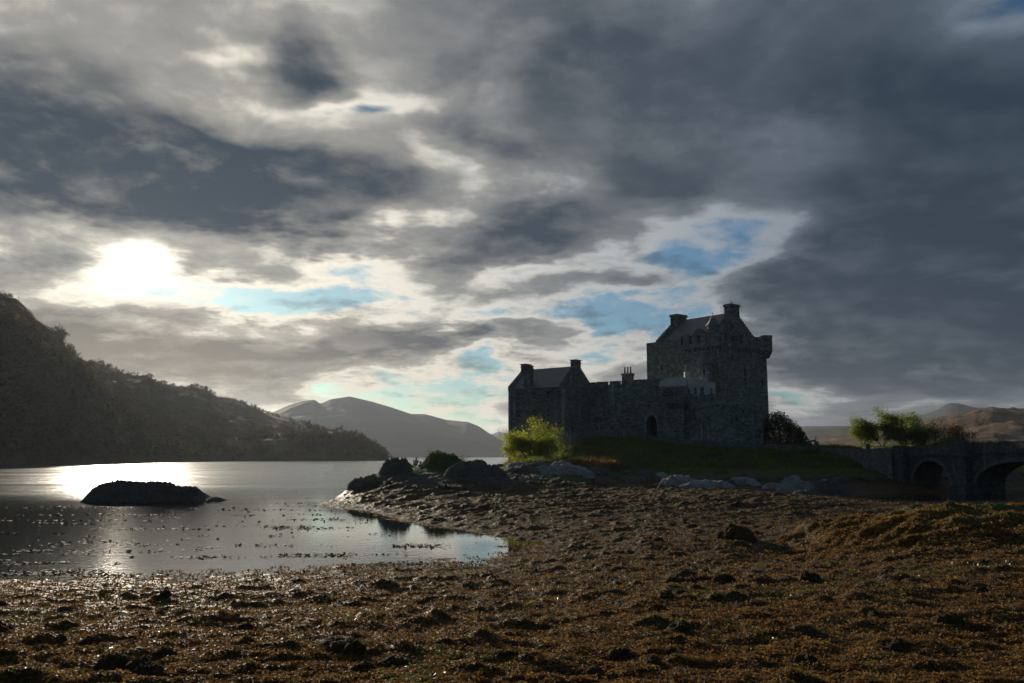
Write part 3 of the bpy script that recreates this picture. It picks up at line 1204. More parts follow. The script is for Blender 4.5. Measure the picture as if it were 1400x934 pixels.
for s, t, ds, dt, zt, nm in ((1.3, 6.25, 1.35, 1.15, 29.05, 'near'), (12.75, 6.25, 1.5, 1.3, 28.8, 'far')):
    mb = MB()
    mb.prism(KF.rect(s, s + ds, t - dt, t + dt), 25.2, zt - .42)
    mb.prism(KF.rect(s - .16, s + ds + .16, t - dt - .16, t + dt + .16), zt - .42, zt - .16)
    mb.prism(KF.rect(s - .05, s + ds + .05, t - dt - .05, t + dt + .05), zt - .16, zt)
    mb.build('chimney', M_KEEP, keep)
# corner turrets
c = KF.p(1.5, .55)
mb = MB(); mb.cone(c, 1.0, 1.0, 21.6, 24.9, 10)
tr = mb.build('stair_turret', M_KEEP, keep)
mb = MB(); mb.cone(c, 1.25, 0.0, 24.85, 26.6, 10); attach(mb.build('turret_roof', M_SLATE), tr)
mb = MB(); mb.tube([(*c, 26.5), (*c, 27.05)], [.05, .04], 6); mb.cone(c, .10, .10, 26.85, 26.95, 8); attach(mb.build('finial', M_LEAD), tr)
for (s, t), zt in (((0, KB), 24.1), ((KA, KB), 24.0), ((KA, 0), 22.31)):
    if zt < 23: continue
    c = KF.p(s, t)
    mb = MB()
    mb.cone(c, .45, 1.02, 20.3, 21.4, 14)
    mb.cone(c, 1.02, 1.02, 21.4, zt - .25, 14)
    mb.cone(c, 1.10, 1.10, zt - .25, zt, 14)
    mb.build('bartizan', M_KEEP, keep)

# ---- the gabled house by the water
HF = Frame((7.8, 128.0), (-.797, .604), (.604, .797))
HA, HB = 10.5, 8.1
house = empty('gabled_house', (6.0, 134.0, 2.0))
tag(house, 'three storey stone house with slate roof at the castle end by the water', 'house')
mb = MB()
plan = [HF.p(0, 0), HF.p(0, HB), HF.p(HA, HB), HF.p(HA, 0)]
hh = []
for f in (2.8, 5.55, 8.6):
    for a, b in ((12.65, 13.85), (9.95, 11.1), (7.2, 8.3)):
        hh.append((HA - f - .3, HA - f + .3, a, b))
pn = walls(mb, plan, 0.0, 14.5, {3: hh, 0: [(1.9, 2.5, 7.4, 8.3), (4.9, 5.2, 10.4, 11.2)]}, depth=.28)
mb.build('wall', M_HOUSE, house)
add_windows(pn, house)
mb = MB()
gable(mb, HF, 'a', -.003, .7, HB / 2, HB / 2, 14.2, 14.5, 17.75, 13, .26)
gable(mb, HF, 'a', HA - .697, .7, HB / 2, HB / 2, 14.2, 14.5, 17.75, 13, .26)
mb.build('gable', M_HOUSE, house)
mb = MB()
pitched(mb, HF, 'a', .65, HA - .65, HB / 2, HB / 2, 14.5, 17.8, .18)
mb.build('roof', M_SLATE, house)


def stack(parent, F, s0, s1, t0, t1, zb, zt, m=None, vent=True):
    mb = MB()
    mb.prism(F.rect(s0, s1, t0, t1), zb, zt - .55)
    mb.prism(F.rect(s0 - .08, s1 + .08, t0 - .08, t1 + .08), zt - .55, zt - .42)
    w = .22
    for a, b in ((t0, t0 + w), (t1 - w, t1)):                        # stone feet under the cap slab, open between
        mb.prism(F.rect(s0, s1, a, b), zt - .42, zt - .1)
    mb.prism(F.rect(s0 - .14, s1 + .14, t0 - .14, t1 + .14), zt - .1, zt)
    return mb.build('chimney', m or M_HOUSE, parent)


for f, side in ((0.0, 1), (HA, -1)):                                 # dressed corner stones
    mb = MB()
    for i in range(29):
        z = 3.0 + i * .38
        w = .55 if i % 2 else .34
        a0, a1 = (f - .012, f + w) if side > 0 else (f - w, f + .012)
        mb.prism(HF.rect(a0, a1, -.012, .58 if not i % 2 else .34), z, z + .37)
    mb.build('quoin', M_DRESS, house)
stack(house, HF, -.01, .95, HB / 2 - .72, HB / 2 + .72, 16.0, 18.75)
stack(house, HF, HA - .95, HA + .01, HB / 2 - .72, HB / 2 + .72, 16.0, 18.7)
stack(house, HF, 6.3, 7.5, -.02, .9, 14.0, 17.95)
for s in (.9, 9.9):
    mb = MB()
    q = HF.p(s, -.09); mb.tube([(*q, 4), (*q, 14.3)], [.06, .06], 6)
    mb.build('drainpipe', M_LEAD, house)

# ---- curtain wall with the gate
W0, W1 = Vector((12.05, 134.4)), Vector((22.9, 128.6))
WD = (W1 - W0).normalized()
WF = Frame(W0, WD, (-WD.y, WD.x))
WL = (W1 - W0).length
curt = empty('curtain_wall', (17.5, 132.0, 6.0))
tag(curt, 'crenellated stone curtain wall with a pointed gateway between house and keep', 'castle wall')
mb = MB()
sc = WL / 94.0
pn = walls(mb, WF.rect(0, WL, -.25, 1.8), 4.0, 13.0, {0: [(73.2 * sc, 85.2 * sc, 5.2, 10.1, True), (20 * sc, 21.5 * sc, 10.2, 11.0)]}, depth=1.6)
mb.prism(WF.rect(0, WL, 0, 1.8), 13.0, 15.0)
for a, b, k in ((-1, 8.6, 0), (10.2, 24.4, .05), (27.2, 40, .1), (42.3, 51, .15)):
    mb.prism(WF.rect(a * sc, b * sc, 0, .6), 15.0, 15.5 + k * .5)
mb.prism(WF.rect(51 * sc, WL, 0, .6), 15.0, 15.62)
rnd = random.Random(9)
for i in range(22):                                                  # stub corbels under the wall walk
    s = .3 + i * .54
    mb.prism(WF.rect(s, s + .2, -.2, 0), 13.0, 13.3)
mb.build('wall', M_CURT, curt)
dm = MB(); dm.poly(pn[0][0]); dm.build('gate', M_VOID, curt)  # dark sheet closing the archway, its shade painted in
dm = MB(); dm.poly(pn[1][0]); dm.build('window', M_PANE, curt)
pc = at(888, 569, 130.0)
mb = MB()                                                            # dressed arch ring
prof = [(73.2 * sc + (12 * sc) * t / 12.0) for t in range(13)]
ring = []
for k in range(17):
    t = k / 16.0
    s = 73.2 * sc + 12 * sc * t
    u_ = 1 - abs(2 * t - 1)
    z = 10.1 - 1.15 + 1.15 * (1 - (1 - u_) ** 2) ** .5
    ring.append((s, z))
c_s = 79.2 * sc
outl = [(c_s + (s - c_s) * 1.25, z + .18) for s, z in ring]
for i in range(16):
    q = [(*WF.p(s, -.31), z) for s, z in (ring[i], ring[i + 1], outl[i + 1], outl[i])]
    extruded(mb, q, WF.b * .055)
mb.build('arch_moulding', M_DRESS, curt)

# ---- chimney stack with three pots showing over the curtain wall
CF = Frame((17.9, 138.5), WD, (-WD.y, WD.x))
stk = empty('chimney_stack', (18.7, 138.8, 6.5))
tag(stk, 'chimney stack with three thin pots rising behind the curtain wall', 'chimney')
mb = MB()
mb.prism(CF.rect(0, 1.7, 0, .95), 6.0, 17.0)
mb.prism(CF.rect(-.12, 1.82, -.12, 1.07), 17.0, 17.3)
mb.build('stack', M_HOUSE, stk)
for s in (.35, .85, 1.35):
    c = CF.p(s, .45)
    mb = MB(); mb.cone(c, .15, .11, 17.3, 18.35, 10); mb.cone(c, .15, .15, 18.2, 18.33, 10); mb.build('chimney_pot', M_POT, stk)

# ---- gate tower
GF = Frame((22.5, 127.3), (2.95, -.85), (.85, 2.95))
gt = empty('gate_tower', (24.0, 129.0, 6.0))
tag(gt, 'small projecting gate tower with twin arched openings and a pitched slate roof', 'tower')
mb = MB()
walls(mb, GF.rect(0, 3.0, 0, 4.5), 3.5, 11.9)
for i in range(6):
    s = -.2 + i * .60
    mb.prism(GF.rect(s, s + .3, -.38, 0), 11.35, 11.897)
mb.build('wall', M_CURT, gt)
mb = MB()
pn = walls(mb, GF.rect(-.4, 3.4, -.4, 4.5), 11.9, 14.35, {0: [(.45, 1.05, 12.7, 13.75, True), (1.3, 1.9, 12.7, 13.75, True)]}, depth=.5)
up = mb.build('upper_storey', M_CURT, gt)
add_windows(pn, gt, sill=False)
mb = MB()
pitched(mb, GF, 'a', -.5, 3.5, 2.0, 2.4, 14.3, 15.75)
mb.build('roof', M_SLATE_LIT, gt)

# ---- whitewashed house against the keep
LF = Frame((26.3, 130.6), (4.95, .35), (-.35, 4.95))
wh = empty('limewashed_house', (28.5, 133.0, 8.0))
tag(wh, 'pale limewashed house with stepped parapet and small windows at the foot of the keep', 'house')
mb = MB()
pn = walls(mb, LF.rect(0, 5.0, 0, 4.6), 5.5, 14.9, {0: [(.35, .95, 13.1, 14.2), (1.65, 2.05, 13.3, 14.4), (2.6, 3.2, 13.2, 14.45), (4.2, 4.5, 13.4, 14.3)]}, depth=.25)
mb.prism(LF.rect(0, 3.8, 0, .4), 14.9, 15.75)
for a, b in ((.35, 1.0), (1.5, 2.3), (2.8, 3.5)):
    mb.prism(LF.rect(a, b, .05, .35), 15.75, 16.0)
mb.prism(LF.rect(3.8, 5.0, 0, .4), 14.9, 15.25)
mb.prism(LF.rect(0, .4, .4, 4.6), 14.9, 15.7)
mb.build('wall', M_WHITE, wh)
add_windows(pn, wh)
mb = MB()
mb.prism(LF.rect(.45, 1.25, .6, 1.3), 14.9, 16.9)
ch = mb.build('chimney', M_WHITE, wh)
c = LF.p(.7, .95)
mb = MB(); mb.cone(c, .15, .12, 16.9, 18.1, 10); attach(mb.build('chimney_pot', M_DRESS), ch)

tt = empty('round_turret', (30.5, 135.2, 8.0))
tag(tt, 'round stair turret with a conical slate cap in front of the keep', 'tower')
mb = MB(); mb.cone((30.5, 135.0), 1.28, 1.24, 6.0, 18.5, 20); mb.build('wall', M_CURT, tt, True)
mb = MB(); mb.cone((30.5, 135.0), 1.5, .0, 18.45, 20.25, 20); mb.build('roof', M_SLATE, tt)
mb = MB(); q = (30.2, 133.74)
mb.prism([(30.05, 133.70), (30.4, 133.66), (30.4, 133.9), (30.05, 133.9)], 16.6, 17.5); mb.build('window', M_PANE, tt)

# ---- broken rampart between gate tower and keep
rp = MB()
RF = Frame((25.7, 127.4), (5.4, -1.2), (1.2, 5.4))
rnd = random.Random(3)
s = 0.0
while s < 6.9:
    w = rnd.uniform(.5, 1.1)
    rp.prism(RF.rect(s, min(s + w, 7.0), 0, .9), 4.0, 13.2 + rnd.uniform(-.3, .15) - (1.0 if 3.8 < s < 4.4 else 0))
    s += w
tag(rp.build('rampart', M_BAST), 'ragged dark rampart between the gate tower and the keep', 'castle wall')

# ---- angular bastion
ba = empty('bastion', (31.0, 126.0, 5.0))
tag(ba, 'low angular stone bastion in front of the keep with a pale coping', 'castle bastion')
plan = [(26.3, 127.0), (30.3, 121.9), (33.4, 122.2), (36.15, 123.3), (37.2, 130.5), (29.0, 131.5)]
mb = MB()
pn = walls(mb, plan, 2.0, 11.4, {1: [(.9, 1.12, 8.6, 9.5), (1.6, 1.82, 8.9, 9.8), (2.6, 2.85, 10.0, 10.7)], 2: [(1.6, 1.85, 8.3, 9.1)], 0: [(3.0, 3.2, 9.3, 10.0)]}, depth=.4)
mb.build('wall', M_BAST, ba)
for q, n in pn:
    dm = MB(); dm.poly(q); dm.build('arrow_slit', M_VOID, ba)  # dark sheet at the back of each slit, shade as colour
ctr = sum((v2(p) for p in plan), Vector((0, 0))) / 6
mb = MB()
mb.prism([tuple(ctr + (v2(p) - ctr) * 1.012) for p in plan], 11.4, 11.53)
mb.build('coping', M_DRESS, ba)


# ---- field dyke and causeway wall
def dyke(name, pts, th, label, cat, down=.5, coping=.16, seed=1, minh=0.0, parent=None):
    rnd = random.Random(seed)
    P = [at(*p) for p in pts]
    mb = MB()
    step = .55
    for i in range(len(P) - 1):
        L = (P[i + 1] - P[i]).length
        n = max(1, int(L / step))
        d = v2(P[i + 1] - P[i]).normalized()
        nn = Vector((-d.y, d.x))
        for k in range(n):
            a = P[i].lerp(P[i + 1], k / n)
            b = P[i].lerp(P[i + 1], (k + 1) / n)
            za, zb = a.z - coping, b.z - coping
            g = min(gz(a.x, a.y), gz(b.x, b.y), gz(a.x + nn.x * -1.0, a.y + nn.y * -1.0)) - down
            g = min(g, za - minh)
            pl = [a.xy - nn * th / 2, b.xy - nn * th / 2, b.xy + nn * th / 2, a.xy + nn * th / 2]
            mb.prism(pl, g, 0, z1s=[za, zb, zb, za])
            # coping stones set on edge
            m = 2
            for j in range(m):
                c0, c1 = a.lerp(b, (j + .04) / m), a.lerp(b, (j + .96) / m)
                t2 = th / 2 + rnd.uniform(-.05, .05)
                h = coping * rnd.uniform(.45, 1.5)
                pl = [c0.xy - nn * t2, c1.xy - nn * t2, c1.xy + nn * t2, c0.xy + nn * t2]
                zz = max(za, zb) - .03
                mb.prism(pl, zz, zz + h, z1s=[zz + h * rnd.uniform(.8, 1.1) for _ in range(4)])
    o = mb.build(name, M_DYKE)
    tag(o, label, cat)
    return o


dyke('boundary_wall', [(773, 589.5, 126.2), (800, 589, 126.2), (830, 589, 126.1), (876, 591, 125.6), (896, 596.5, 124.6), (945, 601, 123.3), (1000, 604.5, 121.4), (1043, 607, 120.4), (1113, 611.5, 117.5)],
     .55, 'low drystone wall running along the foot of the castle', 'stone wall', minh=.8)
dyke('causeway_wall', [(1119, 612, 116.8), (1140, 613.5, 114), (1165, 614.5, 110.5), (1200, 613.3, 105.5), (1221, 611.9, 102.6)],
     .6, 'tall mossy retaining wall joining the drystone wall to the bridge', 'stone wall', down=1.0, seed=5, minh=2.6)
dyke('garden_wall', [(674, 635.5, 122.5), (686, 634.5, 123.5), (700, 633.5, 125.5)], .45, 'short low wall at the water side corner of the gabled house', 'stone wall', seed=8, minh=.8)

# ------------------------------------------------------------------ bridge
BF = Frame((46.5, 102.0), (.268, -.963), (.963, .268))
BWD = 3.8
br = empty('stone_bridge', (48.0, 97.0, 0.0))
tag(br, 'old rubble stone bridge with two arches and buttressed piers at the right edge', 'bridge')
ARCH = [(1.15, 6.8, .7, 3.45), (10.5, 21.6, .9, 3.4), (25.0, 33.0, .7, 3.3)]


def par_top(s): return float(np.interp(s, [-3, 0, 9.35, 16, 22, 40], [5.02, 5.09, 5.36, 5.50, 5.52, 5.0]))


def intrados(s):
    for a, b, zs, zc in ARCH:
        if a < s < b:
            u = (s - (a + b) / 2) / ((b - a) / 2)
            return zs + (zc - zs) * max(0.0, 1 - u * u) ** .5
    return -1.2


ss = list(np.arange(-1.2, 38.01, .35))
for a, b, _, _ in ARCH:
    for k in np.linspace(0, 1, 23): ss.append(a + (b - a) * (.5 - .5 * math.cos(math.pi * k)))
ss = sorted(set(round(float(s), 4) for s in ss))
mb = MB()
for s0, s1 in zip(ss, ss[1:]):
    if s1 - s0 < 1e-3: continue
    m = (s0 + s1) / 2
    for t, flip in ((0, 0), (BWD, 1)):
        z0 = intrados(s0 + 1e-5) if intrados(m) > -1 else -1.2
        z1 = intrados(s1 - 1e-5) if intrados(m) > -1 else -1.2
        for a, b, zs, zc in ARCH:
            if a - 1e-4 <= s0 < b and a < m < b and s0 < a + 1e-3: z0 = zs
            if a < m < b and s1 > b - 1e-3: z1 = zs
        q = [(*BF.p(s0, t), z0), (*BF.p(s1, t), z1), (*BF.p(s1, t), par_top(s1) - 1.0), (*BF.p(s0, t), par_top(s0) - 1.0)]
        mb.poly(q[::-1] if not flip else q)
        if t == 0 and intrados(m) > -1:
            mb.poly([(*BF.p(s0, 0), z0), (*BF.p(s1, 0), z1), (*BF.p(s1, BWD), z1), (*BF.p(s0, BWD), z0)])
    mb.poly([(*BF.p(s0, 0), par_top(s0) - 1.0), (*BF.p(s1, 0), par_top(s1) - 1.0), (*BF.p(s1, BWD), par_top(s1) - 1.0), (*BF.p(s0, BWD), par_top(s0) - 1.0)])
for a, b, zs, zc in ARCH:                                            # upright jambs below the springing
    for s in (a, b):
        mb.poly([(*BF.p(s, 0), -1.2), (*BF.p(s, BWD), -1.2), (*BF.p(s, BWD), zs), (*BF.p(s, 0), zs)])
mb.build('arches', M_BRIDGE, br)
M_VOUSS = stone('arch_stone', (1, 1, 1), .20, .5)
for a, b, zs, zc in ARCH[:2]:                                        # ring of arch stones
    mb = MB()
    n = int((b - a) * 3.2)
    for k in range(n):
        t0, t1 = math.pi * (k + .04) / n, math.pi * (k + .96) / n
        c, rx, rz = (a + b) / 2, (b - a) / 2, zc - zs
        o = .42
        q = [(*BF.p(c - (rx + d) * math.cos(t), -.03), zs + (rz + d) * math.sin(t)) for t, d in ((t0, .01), (t1, .01), (t1, o), (t0, o))]
        extruded(mb, q, BF.b * .028)
    mb.build('arch_ring', M_VOUSS, br)
mb = MB()                                                            # string course
for s0, s1 in zip(ss, ss[1:]):
    z = par_top(s0) - 1.05
    mb.prism(BF.rect(s0, s1, -.14, .0), z - .1, z + .06)
mb.build('string_course', M_BRIDGE, br)
rnd = random.Random(12)
for t0, t1 in ((.003, .45), (BWD - .45, BWD - .003)):
    mb = MB()
    s = -1.2
    while s < 38:
        w = rnd.uniform(.22, .42)
        z = par_top(s)
        mb.prism(BF.rect(s, s + w, t0, t1), z - 1.0, z - .22)
        mb.prism(BF.rect(s + .015, s + w - .015, t0 - rnd.uniform(-.02, .05), t1 + rnd.uniform(-.02, .05)), z - .22, z + rnd.uniform(-.12, .10))
        s += w
    mb.build('parapet', M_BRIDGE, br)
for s, w, rw in ((0.0, .72, 1.05), (9.35, .75, 1.25), (23.2, .9, 1.4), (35.0, .9, 1.4)):
    z = par_top(s)
    mb = MB()
    zt = z - 1.45
    mb.prism([BF.p(s - w, .0), BF.p(s - w * .8, -.75), BF.p(s + w * .8, -.75), BF.p(s + w, .0)], -1.0, zt)          # buttress
    mb.prism([BF.p(s - w * 1.1, -.002), BF.p(s - w * .95, -1.0), BF.p(s + w * .95, -1.0), BF.p(s + w * 1.1, -.002)], -1.0, .9)
    mb.prism([BF.p(s - rw, -.15), BF.p(s - rw * .8, -.95), BF.p(s + rw * .8, -.95), BF.p(s + rw, -.15)], zt, zt + .25)
    mb.prism([BF.p(s - rw * .9, -.15), BF.p(s - rw * .75, -.85), BF.p(s + rw * .75, -.85), BF.p(s + rw * .9, -.15)], zt + .25, z - .05)
    k = -rw * .8
    while k < rw * .75:
        mb.prism(BF.rect(s + k, s + k + .3, -.9, -.35), z - .05, z + rnd.uniform(.02, .2)); k += .33
    mb.build('pier', M_BRIDGE, br)
# ------------------------------------------------------------------ plants
NPR = np.random.default_rng(21)


def leaf_quads(C, L, Wd, rng, flat=0.0, droop=0.0):
    """one bent leaf (two triangles-pairs as a quad) per centre"""
    n = len(C)
    d = rng.normal(size=(n, 3))
    d[:, 2] = d[:, 2] * (1 - flat) - droop
    d /= np.linalg.norm(d, axis=1)[:, None]
    e = rng.normal(size=(n, 3))
    e[:, 2] *= (1 - flat)
    e -= d * (e * d).sum(1)[:, None]
    e /= np.linalg.norm(e, axis=1)[:, None] + 1e-9
    L = (L * rng.uniform(.6, 1.3, n))[:, None]
    W = (Wd * rng.uniform(.6, 1.3, n))[:, None]
    a = C - d * L * .5
    b = C + e * W * .5
    c = C + d * L * .5
    f = C - e * W * .5
    V = np.stack([a, b, c, f], 1).reshape(-1, 3)
    F = np.arange(n * 4).reshape(n, 4)
    return V, F


M_BARK = plain('bark', (0.055, 0.045, 0.035), 0.9, 0.4, 8)
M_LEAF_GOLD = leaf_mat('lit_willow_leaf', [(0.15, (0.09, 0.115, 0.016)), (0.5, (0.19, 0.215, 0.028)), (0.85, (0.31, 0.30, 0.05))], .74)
M_LEAF_GREEN = leaf_mat('birch_leaf', [(0.15, (0.05, 0.075, 0.015)), (0.5, (0.11, 0.145, 0.028)), (0.85, (0.22, 0.22, 0.05))], .70)
M_LEAF_DARK = leaf_mat('dark_leaf', [(0.15, (0.015, 0.028, 0.010)), (0.5, (0.035, 0.058, 0.016)), (0.85, (0.07, 0.09, 0.025))], .35)
M_LEAF_RUST = leaf_mat('rust_leaf', [(0.15, (0.045, 0.028, 0.014)), (0.5, (0.11, 0.065, 0.03)), (0.85, (0.19, 0.11, 0.05))], .45, tint=(1, .9, .7))
M_GRASS = leaf_mat('bank_grass', [(0.15, (0.045, 0.062, 0.014)), (0.5, (0.09, 0.118, 0.026)), (0.85, (0.17, 0.175, 0.05))], .5)
M_BRACKEN = leaf_mat('bracken', [(0.15, (0.08, 0.053, 0.022)), (0.5, (0.18, 0.118, 0.048)), (0.85, (0.29, 0.20, 0.085))], .5, tint=(1, .85, .6))


def grow(seed, height, spread, stems, levels=3, lean=0.0, r0=.14, low=.25):
    """branching skeleton from the origin; returns tubes and tips"""
    rnd = random.Random(seed)
    mb = MB()
    tips = []

    def branch(p, d, L, r, lv):
        pts, rad = [p], [r]
        q, dd = p, d
        n = 4
        for i in range(n):
            dd = (dd + Vector((rnd.gauss(0, .16), rnd.gauss(0, .16), rnd.gauss(.05, .10)))).normalized()
            q = q + dd * L / n
            pts.append(q); rad.append(r * (1 - .55 * (i + 1) / n))
        mb.tube(pts, rad, 6 if lv == 0 else 4)
        if lv >= levels:
            tips.append(q); tips.append(pts[2]); return
        k = rnd.randint(3, 4)
        for i in range(k):
            t = low + (1 - low) * (i + rnd.random()) / k
            j = min(int(t * n), n - 1)
            b = pts[j].lerp(pts[j + 1], t * n - j)
            a = rnd.uniform(0, 2 * math.pi)
            nd = (dd + Vector((math.cos(a), math.sin(a), rnd.uniform(-.1, .5))) * rnd.uniform(.7, 1.2) * spread).normalized()
            branch(b, nd, L * rnd.uniform(.45, .7), r * .5, lv + 1)
        tips.append(q)
    for s in range(stems):
        a = rnd.uniform(0, 2 * math.pi)
        d = Vector((math.cos(a) * .45 * spread * (stems > 1) + lean, math.sin(a) * .35 * spread * (stems > 1), 1)).normalized()
        branch(Vector((rnd.uniform(-.25, .25) * (stems > 1), rnd.uniform(-.25, .25) * (stems > 1), -.3)), d, height * rnd.uniform(.55, .72), r0 * rnd.uniform(.7, 1), 0)
    return mb, np.array([tuple(t) for t in tips])


def tree(name, loc, label, cat, seed, height, spread, stems, mat, nleaf, leaf=.16, clump=.45, group=None, levels=3, lean=0.0, r0=.14, shape=(1, 1), low=.25):
    root = empty(name, loc)
    tag(root, label, cat, group)
    mb, tips = grow(seed, height, spread, stems, levels, lean, r0, low)
    rng = np.random.default_rng(seed)
    top = tips[:, 2].max()
    k = height / max(top + clump, .1)
    mb.v = [(x * k, y * k, z * k) for x, y, z in mb.v]
    mb.v = [(x * shape[0], y * shape[1], z) for x, y, z in mb.v]
    tips = tips * k * np.array([shape[0], shape[1], 1])
    tips = tips[rng.random(len(tips)) < .93]
    w = rng.uniform(.6, 1.3, len(tips)) * (.55 + .6 * tips[:, 2] / tips[:, 2].max())
    pick = rng.choice(len(tips), nleaf, p=w / w.sum())
    C = tips[pick] + rng.normal(size=(nleaf, 3)) * (clump * rng.uniform(.35, 1.0, len(tips)))[pick][:, None] * np.array([1, 1, .7])
    C = C[C[:, 2] > .05]
    V, F = leaf_quads(C, leaf, leaf * .6, rng, .2, .15)
    me = mb.mesh('trunk'); o = link('trunk', me, M_BARK, root)
    me2 = np_mesh('crown', V, F); link('crown', me2, mat, root)
    return root


def spot(px, py, Y):
    p = at(px, py, Y)
    return (p.x, p.y, gz(p.x, p.y))


# the sunlit tree at the foot of the gabled house
tree('bushy_tree', spot(733, 632, 113.5), 'sunlit yellow-green bushy tree in front of the gabled house', 'tree', 5, 6.8, .95, 5, M_LEAF_GOLD, 21000, .19, .74, r0=.16, low=.16, shape=(1.7, 1.4))
tree('bare_shrub', spot(778, 622, 114.5), 'dark half bare shrub with pale twigs right of the sunlit tree', 'shrub', 8, 3.6, 1.1, 3, M_LEAF_DARK, 700, .13, .5, r0=.05)
tree('small_shrub', spot(765, 626, 113), 'small green shrub squeezed between sunlit tree and bracken', 'shrub', 12, 2.6, .8, 3, M_LEAF_GREEN, 1200, .12, .35, r0=.04)
# tall weeds
for px, py, Y, h, sd, lb in ((843, 636, 107.5, 2.9, 31, 'tall spiky weed, left of the pair above the bracken'), (858, 636, 107, 3.4, 37, 'tall spiky weed, right and taller of the pair above the bracken')):
    rng = np.random.default_rng(sd)
    root = empty('tall_weed', spot(px, py, Y)); tag(root, lb, 'plant')
    mb = MB()
    Cs = []
    for i in range(9):
        x, y = rng.normal(0, .28, 2)
        hh = h * rng.uniform(.6, 1)
        mb.tube([(x, y, -.1), (x * 1.2, y * 1.2, hh * .5), (x * 1.5, y * 1.5, hh)], [.02, .015, .006], 4)
        t = rng.uniform(.2, 1, 90)
        Cs.append(np.c_[x * (1 + .5 * t), y * (1 + .5 * t), hh * t] + rng.normal(size=(90, 3)) * (.16 * (1.15 - t))[:, None])
    link('stem', mb.mesh('stem'), M_BARK, root)
    V, F = leaf_quads(np.concatenate(Cs), .13, .06, rng)
    link('foliage', np_mesh('foliage', V, F), M_LEAF_GREEN, root)

# the overgrown mound of shrubs behind the bastion
rng = np.random.default_rng(77)
root = empty('ivy_bush', (42.0, 134.0, 4.5)); tag(root, 'large dark green overgrown bush to the right of the bastion', 'bush')
n = 16000
u = rng.normal(size=(n, 3)); u /= np.linalg.norm(u, axis=1)[:, None]
u[:, 2] = np.abs(u[:, 2])
r = rng.uniform(.72, 1.0, n)
lob = 1 + .16 * fbm(u[:, 0] * 2.2 + 4, u[:, 1] * 2.2 + u[:, 2] * 2, 4)
C = u * (r * lob)[:, None] * np.array([4.7, 3.6, 6.4])
C[:, 2] *= np.where(C[:, 0] > 0, 1 - .085 * np.maximum(C[:, 0], 0), 1)
V, F = leaf_quads(C, .26, .17, rng)
link('crown', np_mesh('crown', V, F), M_LEAF_DARK, root)
mb = MB()
for i in range(9):
    a = rng.uniform(0, 6.28); mb.tube([(0, 0, -.4), (math.cos(a) * 1.5, math.sin(a) * 1.2, 2.2), (math.cos(a) * 3.0, math.sin(a) * 2.4, 4.2)], [.12, .08, .02], 5)
link('trunk', mb.mesh('trunk'), M_BARK, root)

# trees beyond the bridge
RT = [('birch_tree', 1181, 611, 148, 5.0, 41, M_LEAF_GREEN, 3600, 'thin leaning green birch, leftmost of the trees beyond the bridge', .7, -.05),
      ('birch_tree', 1206, 611, 146, 6.8, 43, M_LEAF_GREEN, 5200, 'tallest green birch beyond the bridge, with a clear domed top', .62, 0),
      ('willow_tree', 1237, 612, 143, 5.8, 47, M_LEAF_GREEN, 4600, 'broad green willow beyond the bridge with a bare topmost twig', .95, 0),
      ('willow_tree', 1258, 612, 141, 6.3, 53, M_LEAF_GREEN, 5200, 'dense darker green willow just left of the rust-coloured tree', .8, 0),
      ('rowan_tree', 1291, 611, 138, 4.6, 59, M_LEAF_RUST, 2800, 'thin rust-coloured tree beyond the bridge', .9, 0),
      ('thorn_bush', 1313, 610, 136, 3.4, 61, M_LEAF_DARK, 3200, 'round dark green thorn bush right of the rust-coloured tree', 1.1, 0),
      ('thorn_bush', 1333, 609, 134, 2.4, 67, M_LEAF_DARK, 1800, 'lowest dark thorn bush, tapering down behind the bridge parapet', 1.2, 0)]
for nm, px, py, Y, h, sd, mt, nl, lb, sp, ln in RT:
    p = at(px, py, Y)
    g = gz(p.x, p.y)
    top = h + (p.z - g)
    tree(nm, (p.x, p.y, g), lb, 'tree' if 'tree' in nm else 'bush', sd, top, sp, 3, mt, nl * 2, .23, .74, levels=3, lean=ln, r0=.09, low=.10, shape=(1.25, 1.2))
for px, py, Y, h, sd, lb in ((1371, 605, 90, 1.1, 71, 'small sprig of leaves rising over the bridge parapet, left one'), (1384, 605, 88, 1.4, 73, 'taller sprig of leaves rising over the bridge parapet near the right edge')):
    p = at(px, py, Y)
    q = BF.o
    tree('sapling', (p.x + 4.2, p.y + 1.2, gz(p.x + 4.2, p.y + 1.2)), lb, 'plant', sd, 4.0 + (p.z - 4.0) + h - gz(p.x + 4.2, p.y + 1.2), .5, 2, M_LEAF_GREEN, 420, .14, .3, levels=2, r0=.04)

# brush on the knoll at the point
rng = np.random.default_rng(15)
for dx, dy, h, lb in ((-.4, .2, .8, 'wispy twigs standing on top of the knoll at the point'), (2.2, .3, 1.1, 'wispy bush on the right shoulder of the knoll')):
    x, y = KN[0] + dx, KN[1] + dy
    tree('wispy_bush', (x, y, gz(x, y) - .1), lb, 'bush', int(abs(dx) * 10) + 3, h, 1.0, 4, M_LEAF_RUST, 260, .09, .2, levels=2, r0=.025)
kb = 4200
a = rng.uniform(0, 6.28, kb); q = np.sqrt(rng.uniform(0, 1, kb))
x, y = KN[0] + .35 + np.cos(a) * q * 2.7, KN[1] + np.sin(a) * q * 2.6
C = np.c_[x, y, ground_h(x, y) + rng.uniform(-.02, .13, kb)]
V, F = leaf_quads(C, .15, .07, rng)
o = link('heather', np_mesh('heather', V, F), M_LEAF_DARK); tag(o, 'dark heather and turf clothing the knoll', 'heather', kind='stuff')


